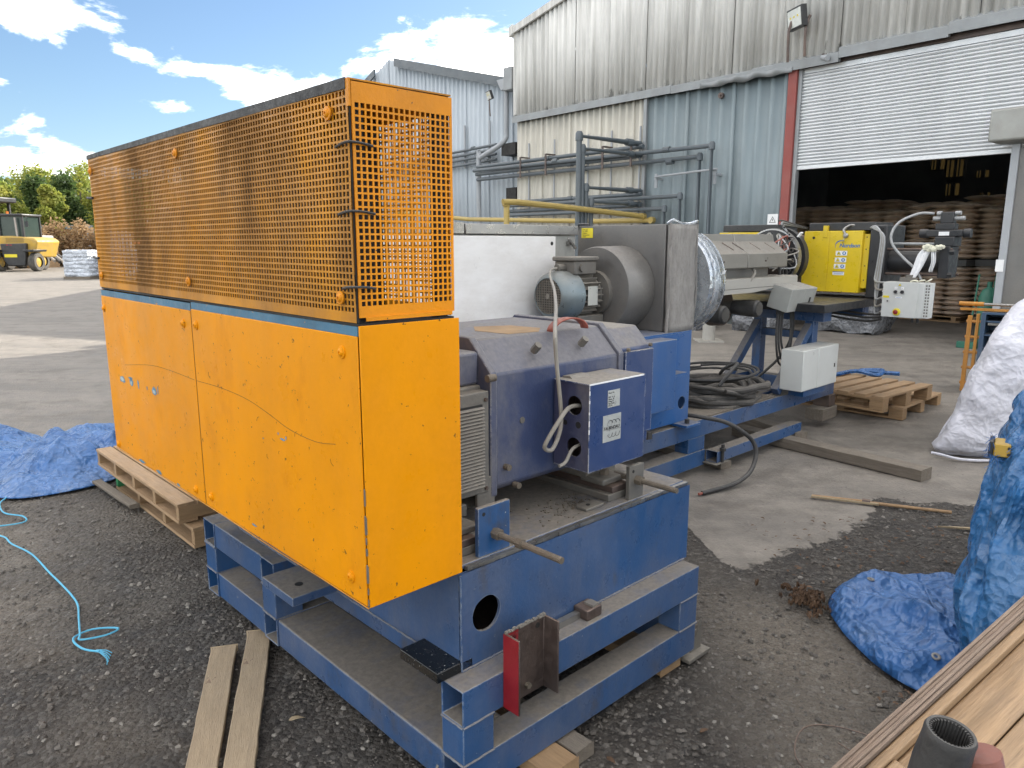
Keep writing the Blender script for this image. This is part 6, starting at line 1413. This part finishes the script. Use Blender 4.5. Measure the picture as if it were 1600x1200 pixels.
MB().cyl((-.12, .1, .935-.87), (.10, .1, .935-.87), .022, n=12).part('ram_end', m_lrack, t); MB().cyl((.10, .1, .065), (.42, .1, .065), .015, n=12).part('chrome_rod', m_steel, t); MB().box(.42, .05, .02, 1.1, .16, .11).part('ram_body', m_lrack, t, bev=.008)
MB().obox((.38, .08, .09), (.7, 0, -.6), (0, 1, 0), (.6, 0, .7), (.11, .05, .03)).part('lever', m_lrack, t); MB().box(-.10, .05, .0, 1.05, .16, .02).part('base_bar', m_lrack, t)
t = thing('broom', 'green broom handle standing behind the rack', 'broom', 'W', (3.1, -.2, 0))
MB().cyl((3.12, -.25, .1), (3.16, -.2, 1.1), .012, n=8).part('handle', m_dkgreen, t); MB().box(2.98, -.29, 0, 3.26, -.21, .10).part('head', m_dkgreen, t, bev=.01)

# white sack
def lofted(profile, yc, depth, x1, mat_, amp, seed, nu=44, fr=5):
    """profile: list of (z, x_left); cross-section is a rounded box from x_left to x1"""
    pts = []; rows = len(profile)
    for (z, xl, dp, xr) in [(a, b_+max(0, a-.3)*.16, c_, d_) for a, b_, c_, d_ in profile]:
        for i in range(nu):
            a = 2*math.pi*i/(nu-1); c, s = math.cos(a), math.sin(a); e = .55
            cx, hx = (xl+xr)/2+.12, (xr-xl)/2; X = cx+hx*math.copysign(abs(c)**e, c); Y = yc+dp*math.copysign(abs(s)**e, s)
            n_ = mn.fractal(Vector((X*fr, Y*fr, z*fr*1.4+seed)), 1, 2, 4)*amp; l = math.hypot(c, s); pts.append((X+n_*c+.80*(Y-yc), Y+n_*s, z))
    b = MB(); b.sheet(pts, nu, rows)
    k = (rows-1)*nu; b.f.append(tuple(range(k, k+nu-1))); return b
prof = [(0.0, 3.22, .30, 4.5), (.05, 3.19, .36, 4.6), (.14, 3.24, .40, 4.6), (.26, 3.30, .40, 4.6), (.37, 3.35, .42, 4.6), (.45, 3.34, .41, 4.6), (.55, 3.36, .42, 4.6), (.66, 3.40, .42, 4.6), (.78, 3.42, .41, 4.6), (.90, 3.44, .40, 4.6), (1.0, 3.49, .38, 4.6), (1.08, 3.54, .36, 4.6), (1.16, 3.63, .33, 4.55), (1.24, 3.76, .28, 4.5), (1.30, 3.95, .2, 4.4)]
def dense(pr, k=4):
    out = []
    for i in range(len(pr)-1):
        for j in range(k):
            f = j/k; out.append(tuple(a+(b-a)*f for a, b in zip(pr[i], pr[i+1])))
    return out+[pr[-1]]
t = thing('bulk_sack', 'big white woven bulk sack standing behind the blue tarpaulin', 'sack', 'G', (3.9, 5.4, 0))
lofted(dense(prof), 5.55, .4, 4.6, m_bag, .035, 2, 90, 3.2).part('sack', m_bag, t, ang=80)
MB().tube([(x+.105, 5.50, z) for z, x in ((.03, 3.17), (.16, 3.22), (.30, 3.30), (.42, 3.335), (.55, 3.37), (.72, 3.45))], .008, 6, 3).part('seam', m_bag, t)
MB().tube([(3.10, 5.25, .03), (3.16, 5.20, .025), (3.24, 5.13, .015), (3.42, 5.10, .012), (3.7, 5.10, .012)], .010, 6, 3).part('seam', m_bag, t)

# blue tarpaulin over a machine on the right
t = thing('tarpaulin_heap', 'blue tarpaulin draped over a load at the right edge, corner spread on gravel', 'tarpaulin', 'G', (2.4, 2.6, 0))
tprof = [(0.0, 2.0, .80, 3.6), (.10, 1.96, .82, 3.6), (.18, 1.94, .82, 3.6), (.30, 1.91, .80, 3.6), (.38, 1.90, .78, 3.6), (.48, 1.93, .74, 3.6), (.60, 1.945, .68, 3.6), (.72, 1.975, .62, 3.6), (.80, 2.00, .58, 3.6), (.90, 2.05, .55, 3.6), (1.0, 2.10, .5, 3.5), (1.08, 2.2, .45, 3.4), (1.14, 2.4, .35, 3.2)]
def tarp_loft():
    pr = dense(tprof, 8); pts = []; nu = 190
    for (z, xl, dp, xr) in pr:
        for i in range(nu):
            a = 2*math.pi*i/(nu-1); c, s = math.cos(a), math.sin(a); e = .6
            cx, hx = (xl+xr)/2-.13, (xr-xl)/2; X = cx+hx*math.copysign(abs(c)**e, c); Y = 2.75+dp*math.copysign(abs(s)**e, s)
            f1 = mn.fractal(Vector((X*2.2, Y*2.2, z*1.2)), 1, 2, 3)*.05; al = a*.75; r1 = crumple(al, z, 5, .8, 5)*.20+crumple(al, z, 8, 2.0, 5)*.09+crumple(al, z, 9, 5.0, 4)*.05
            fold = .02*math.sin(a*23+z*3)*(1-z)
            n_ = f1-r1*1.2+fold+.05; pts.append((X+n_*c+.72*(Y-2.75), Y+n_*s, z))
    b = MB(); b.sheet(pts, nu, len(pr)); k = (len(pr)-1)*nu; b.f.append(tuple(range(k, k+nu-1))); return b
drape = tarp_loft().part('draped_sheet', m_tarp, t, ang=60)
# the flap on the gravel
outline = [(1.875, 3.22), (1.62, 3.20), (1.47, 3.10), (1.36, 2.93), (1.33, 2.74), (1.335, 2.58), (1.355, 2.45), (1.41, 2.33), (1.50, 2.27), (1.60, 2.22), (1.9, 2.1), (2.1, 2.2), (2.1, 3.1)]
def flap():
    n = 140; C = Vector((1.72, 2.68)); pts = []; per = []
    P = [Vector(p) for p in outline]
    for i in range(len(P)):
        p0, p1, p2, p3 = P[i-1], P[i], P[(i+1) % len(P)], P[(i+2) % len(P)]
        for k in range(12):
            tt = k/12; per.append(.5*((2*p1)+(p2-p0)*tt+(2*p0-5*p1+4*p2-p3)*tt*tt+(3*p1-p0-3*p2+p3)*tt**3))
    m = len(per); rings = 34
    for r_i in range(rings+1):
        f = r_i/rings
        for i in range(m+1):
            p = C.lerp(per[i % m], f)
            q = Vector((p.x*4, p.y*4, 1)); z = .012+.02*abs(mn.noise(q))+crumple(p.x, p.y, 31, .9, 5)*.13+crumple(p.x, p.y, 37, 2.4, 5)*.11+crumple(p.x, p.y, 39, 5., 4)*.06
            z += .05*math.exp(-((p.x-1.62)/.05)**2-((p.y-2.62)/.20)**2)+.05*math.exp(-((p.x-1.50)/.22)**2-((p.y-2.42)/.035)**2)+.04*math.exp(-((p.x+p.y*.6-3.22)/.04)**2)
            if f > .9: z = .010+(z-.010)*(1-f)/.1*.8+.006
            pts.append((p.x, p.y, z))
    return MB().sheet(pts, m+1, rings+1)
flap_ob = flap().part('ground_flap', m_tarp2, t, solid=.002, ang=60)
bpy.context.view_layer.update()
for (x, y) in ((1.60, 3.06), (1.515, 2.40)):
    ml = flap_ob.matrix_world.inverted(); hit_, fp, fn, _ = flap_ob.ray_cast(ml @ Vector((x, y, 1)), Vector((0, 0, -1)))
    fp = flap_ob.matrix_world @ fp if hit_ else Vector((x, y, .05)); fn = fn if hit_ and fn.z > .5 else Vector((0, 0, 1))
    MB().lathe(fp+fn*.001, (fn.x*.5, fn.y*.5-.1, 1), [(0, .006), (.003, .007), (.004, .011), (.003, .0155), (0, .016)], 18).part('eyelet', m_steel, t)
# yellow object showing at the tarp's torn corner
MB().box(2.02, 2.50, .70, 2.14, 2.60, .80).part('torn_frame', m_black, t) if False else None
# find the tarpaulin surface where the part pokes out, so that it really sits in the sheet
bpy.context.view_layer.update()
orig = Vector((0, 0, 1.55)); dr = Vector((.668, .965, -.270)).normalized(); mi = drape.matrix_world.inverted()
ok_, hp, hn, _ = drape.ray_cast(mi @ orig, (mi.to_3x3() @ dr).normalized())
hp = (drape.matrix_world @ hp) if ok_ else Vector((1.95, 2.8, .73))
t = thing('yellow_casting', 'small yellow and black machine part poking through the torn tarpaulin', 'machine part', 'G', tuple(hp))
ax_ = Vector((.82, -.57, 0)); ay_ = Vector((.57, .82, 0)); q0 = hp - ax_*.03 - ay_*.03 - Vector((0, 0, .035))
MB().obox(q0, ax_, ay_, (0, 0, 1), (.050, .10, .046)).part('block', m_load, t, bev=.005); MB().obox(q0-ax_*.014-ay_*.004-Vector((0, 0, .004)), ax_, ay_, (0, 0, 1), (.0135, .10, .056)).part('edge_strip', m_black, t, bev=.003)
for dz in (.012, .034): MB().cyl(q0+ax_*.045+Vector((0, 0, dz)), q0+ax_*.045-ay_*.004+Vector((0, 0, dz)), .005, n=8).part('bolt_hole', m_ink, t)
r_ = random.Random(6); b = MB()
for k in range(60):
    a = r_.uniform(0, 6.283); p = hp-ay_*.03+ax_*(.045*math.cos(a))+Vector((0, 0, .045*math.sin(a))); q = p+ax_*r_.uniform(-.035, .02)-ay_*r_.uniform(.0, .02)+Vector((0, 0, r_.uniform(-.035, .02)))
    b.tube([p, (p+q)/2+Vector((0, 0, r_.uniform(-.008, .01))), q], .0008, 4, 2)
b.solo('frayed_threads', m_tarp2, 'frayed pale blue threads at the torn tarpaulin edge', 'threads', 'G', tuple(hp), kind='stuff')

# near timber crate leaning across the lower right corner
P1 = Vector((.590, 1.200, .600)); e1 = Vector((.821, .538, .188)).normalized(); e2 = Vector((.571, -.776, -.273)); e2 = (e2-e1*e2.dot(e1)).normalized(); e3 = e1.cross(e2)
if e3.z < 0: e3 = -e3
t = bpy.data.objects.new('timber_crate', None); COL.objects.link(t); t.location = P1
rotm = Matrix((e1, e2, e3)).transposed(); t.rotation_mode = 'QUATERNION'; t.rotation_quaternion = rotm.to_quaternion(); ORG[t.name] = Vector((0, 0, 0))
# e1,e2,e3 may be left handed; keep a proper rotation
if rotm.determinant() < 0:
    e2s = -1; rotm = Matrix((e1, -e2, e3)).transposed(); t.rotation_quaternion = rotm.to_quaternion()
else: e2s = 1
tag(t, 'pale new timber crate side leaning across the lower right corner of the view', 'crate')
def cbox(a0, b0, c0, a1, b1, c1): return MB().box(a0, b0*e2s, c0, a1, b1*e2s, c1)
for k in range(4): cbox(-.35, .000+k*.0075, -.04, 1.15, .0072+k*.0075, .006-.003*(k % 2)).part('laminated_rail', m_ridge, t, bev=.0015)
cbox(-.35, .031, -.06, 1.15, .050, -.012).part('ledge', m_endgrain, t, bev=.003)
cbox(-.35, .051, -.10, 1.15, .140, -.045).part('wide_board', m_endgrain, t, bev=.004)
cbox(-.35, .1425, -.10, 1.15, .205, -.050).part('wide_board', m_endgrain, t, bev=.004)
cbox(.02, .051, -.0445, .13, .075, -.020).part('cross_block', m_endgrain, t, bev=.004)
cbox(-.33, -.01, -.145, -.24, .22, -.101).part('cross_bar', m_wood, t, bev=.003); cbox(.45, -.01, -.145, .54, .22, -.101).part('cross_bar', m_wood, t, bev=.003)
# tarpaulin below it
pts = []
for j in range(40):
    for i in range(40):
        x = .86+i*.030; y = .62+(1.10+(x-.59)*.656-.10-.62)*j/39; pts.append((x, y, .50+.05*(x-.8)+.05*mn.noise(Vector((x*4, y*4, 3)))+crumple(x, y, 3, 2.0)*.12))
MB().sheet(pts, 40, 40).solo('near_tarpaulin', m_tarp, 'creased blue tarpaulin just below the timber crate at bottom right', 'tarpaulin', 'G', (1.2, 1.1, .5), solid=.003, ang=60)
MB().box(1.0, .70, 0, 1.9, 1.25, .44).solo('covered_load', m_woodgrey, 'grey box load hidden beneath the near tarpaulin', 'box', 'G', (1.3, 1.2, 0), bev=.02)
# rubber hose end
t = thing('hose_socket', 'black ribbed rubber hose end with reddish pipe at the bottom right', 'hose', 'G', (.64, .95, .6))
hc = Vector((.648, .970, .842)); ax = Vector((.10, -.12, 1)).normalized()
MB().lathe(hc, ax, [(-.26, .035), (-.06, .038), (-.015, .0355), (-.004, .0358), (.001, .0335), (.0, .0295), (-.01, .0275), (-.12, .0265), (-.12, 0)], 48).part('rubber_socket', m_rubber, t)
uu = ax.orthogonal().normalized(); ww = ax.cross(uu)
for k in range(34):
    a = 2*math.pi*k/34; d = uu*math.cos(a)+ww*math.sin(a); s_ = ax.cross(d)
    MB().obox(hc+d*.0252-s_*.0010-ax*.06, ax, d, s_, (.058, .0045, .0020)).part('inner_rib', m_rubber, t)
m_skin = mat('faded_red_plastic', (.24, .10, .075), .6, var=.2, vs=20, bump=.15)
MB().tube([hc+Vector((.045, .0, -.035)), hc+Vector((.055, -.01, -.10)), hc+Vector((.06, -.03, -.28))], .030, 14, 3).part('red_pipe', m_skin, t)

# left tarpaulin
def ground_cloth(name, label, poly, m, h, seed, kind=None):
    P = [Vector(p) for p in poly]; per = []
    for i in range(len(P)):
        p0, p1, p2, p3 = P[i-1], P[i], P[(i+1) % len(P)], P[(i+2) % len(P)]
        for k in range(18):
            tt = k/18; per.append(.5*((2*p1)+(p2-p0)*tt+(2*p0-5*p1+4*p2-p3)*tt*tt+(3*p1-p0-3*p2+p3)*tt**3))
    C = sum(P, Vector((0, 0)))/len(P); m_ = len(per); rings = 60; pts = []
    for r_i in range(rings+1):
        f = r_i/rings
        for i in range(m_+1):
            p = C.lerp(per[i % m_], f); env = min(1, (1-f)*2.0)
            z = .012+env*(h*(.5+.6*mn.noise(Vector((p.x*1.5+seed, p.y*1.5, 0))))+crumple(p.x, p.y, seed, .45, 5)*.18+crumple(p.x, p.y, seed+7, 1.3, 5)*.13+crumple(p.x, p.y, seed+3, 4.0, 4)*.06)
            pts.append((p.x, p.y, max(z, .008)))
    return MB().sheet(pts, m_+1, rings+1).solo(name, m, label, 'tarpaulin', 'G', (C.x, C.y, 0), solid=.003, ang=60)
ground_cloth('ground_tarpaulin', 'crumpled pale blue tarpaulin on the ground left of the pallets', [(-3.42, 4.32+.2), (-3.05, 4.30), (-2.70, 4.55), (-2.62, 4.95), (-2.8, 5.6), (-3.3, 6.15), (-3.62, 5.65), (-3.55, 5.0)], m_tarp2, .08, 1)
ground_cloth('ground_tarpaulin', 'flatter blue tarpaulin at the far left edge beside the crumpled one', [(-3.30, 4.70), (-3.45, 5.2), (-3.75, 5.72), (-4.4, 5.85), (-5.2, 5.6), (-5.1, 4.9), (-4.2, 4.55)], m_tarp2, .09, 4)
t = thing('twine', 'light blue twine trailing over the gravel at the left', 'twine', 'G', (-2.4, 3.4, 0))
sp = [(-3.15, 4.42), (-3.279, 4.50), (-3.12, 4.33), (-3.079, 4.21), (-2.95, 4.06), (-2.80, 4.0), (-2.745, 3.90), (-2.95, 3.80), (-3.0, 3.74), (-2.745, 3.72), (-2.6, 3.60), (-2.415, 3.474), (-2.2, 3.27), (-2.08, 3.157), (-1.96, 3.04), (-1.877, 2.945), (-1.80, 2.82), (-1.726, 2.70), (-1.70, 2.66), (-1.62, 2.70), (-1.60, 2.75), (-1.70, 2.74), (-1.735, 2.67), (-1.66, 2.60), (-1.58, 2.575)]
MB().tube([(x, y, .010+.006*random.random()) for x, y in sp], .0042, 6, 5).part('twine', m_rope, t)
for k in range(5): MB().tube([(-1.60, 2.59, .012), (-1.56+.008*k, 2.585-.014*k, .015), (-1.535+.006*k, 2.58-.02*k, .006)], .0018, 4, 2).part('frayed_strand', m_rope, t)
MB().tube([(-2.2, 1.98, .01), (-2.0, 1.965, .012), (-1.72, 1.96, .01)], .005, 6, 2).solo('twine', m_rope, 'short end of light blue twine at the bottom left edge', 'twine', 'G', (-1.9, 1.96, 0))

# wire and leaves
MB().tube([(.90, 1.86, .01), (.86, 1.98, .02), (.93, 2.10, .03), (1.05, 2.12, .02), (1.2, 2.05, .01)], .0025, 5, 5).solo('thin_wire', m_rust, 'thin curled wire on the dirt by the timber crate', 'wire', 'G', (1, 2, 0))
MB().tube([(1.02, 2.05, .015), (1.08, 1.93, .03), (1.20, 1.90, .02)], .002, 5, 4).solo('thin_wire', m_rust, 'second thin wire crossing the curled one on the dirt', 'wire', 'G', (1.1, 1.95, 0))
def leaf(x, y, s, a, label=None, m=m_leafbr):
    b = MB(); pts = []
    for i in range(7):
        f = i/6; w = math.sin(math.pi*f)**.7*.42
        for j in (-1, -.5, 0, .5, 1):
            lx, ly = (f-.5)*2*s, w*j*s*(1+.25*math.sin(f*19)); z = .008+.35*s*abs(j)*w+.12*s*math.sin(f*4+j)
            pts.append((x+lx*math.cos(a)-ly*math.sin(a), y+lx*math.sin(a)+ly*math.cos(a), max(z, .004)))
    b.sheet(pts, 5, 7)
    return b
for i, (x, y, s, a, lb) in enumerate([(-.71, 2.18, .026, .3, 'pale curled dry leaf right of the two planks'), (.30, 1.98, .020, 2.2, 'reddish dry leaf on the dark gravel below the skid'), (.62, 2.12, .020, .5, 'pale dry leaf on the gravel right of the skid corner'), (.62, 1.93, .022, 1.0, 'small dry leaf near the bottom edge right of the skid')]):
    leaf(x, y, s, a).solo('dry_leaf', m_leafbr if i != 0 else m_plank, lb, 'leaf', 'G', (x, y, 0), solid=.0006)
b = MB(); r_ = random.Random(11)
for i in range(60):
    b2 = leaf(r_.gauss(1.32, .06), r_.gauss(2.98, .06), r_.uniform(.012, .03), r_.uniform(0, 6)); b.add([(p[0], p[1], p[2]+r_.uniform(0, .03)) for p in b2.v], b2.f)
for i in range(130):
    b2 = leaf(r_.uniform(1.3, 2.5), r_.uniform(3.1, 4.0), r_.uniform(.006, .018), r_.uniform(0, 6)); b.add(b2.v, b2.f)
for i in range(25):
    b2 = leaf(r_.gauss(1.36, .05), r_.gauss(2.27, .05), r_.uniform(.006, .016), r_.uniform(0, 6)); b.add(b2.v, b2.f)
b.solo('leaf_litter', m_leafbr, 'brown leaf litter around the blue tarpaulin flap', 'leaves', 'G', (1.8, 3.2, 0), kind='stuff')
for i, (x, y, w) in enumerate([(1.55, 5.0, .05), (1.40, 4.72, .02), (1.9, 4.9, .015)]): pass
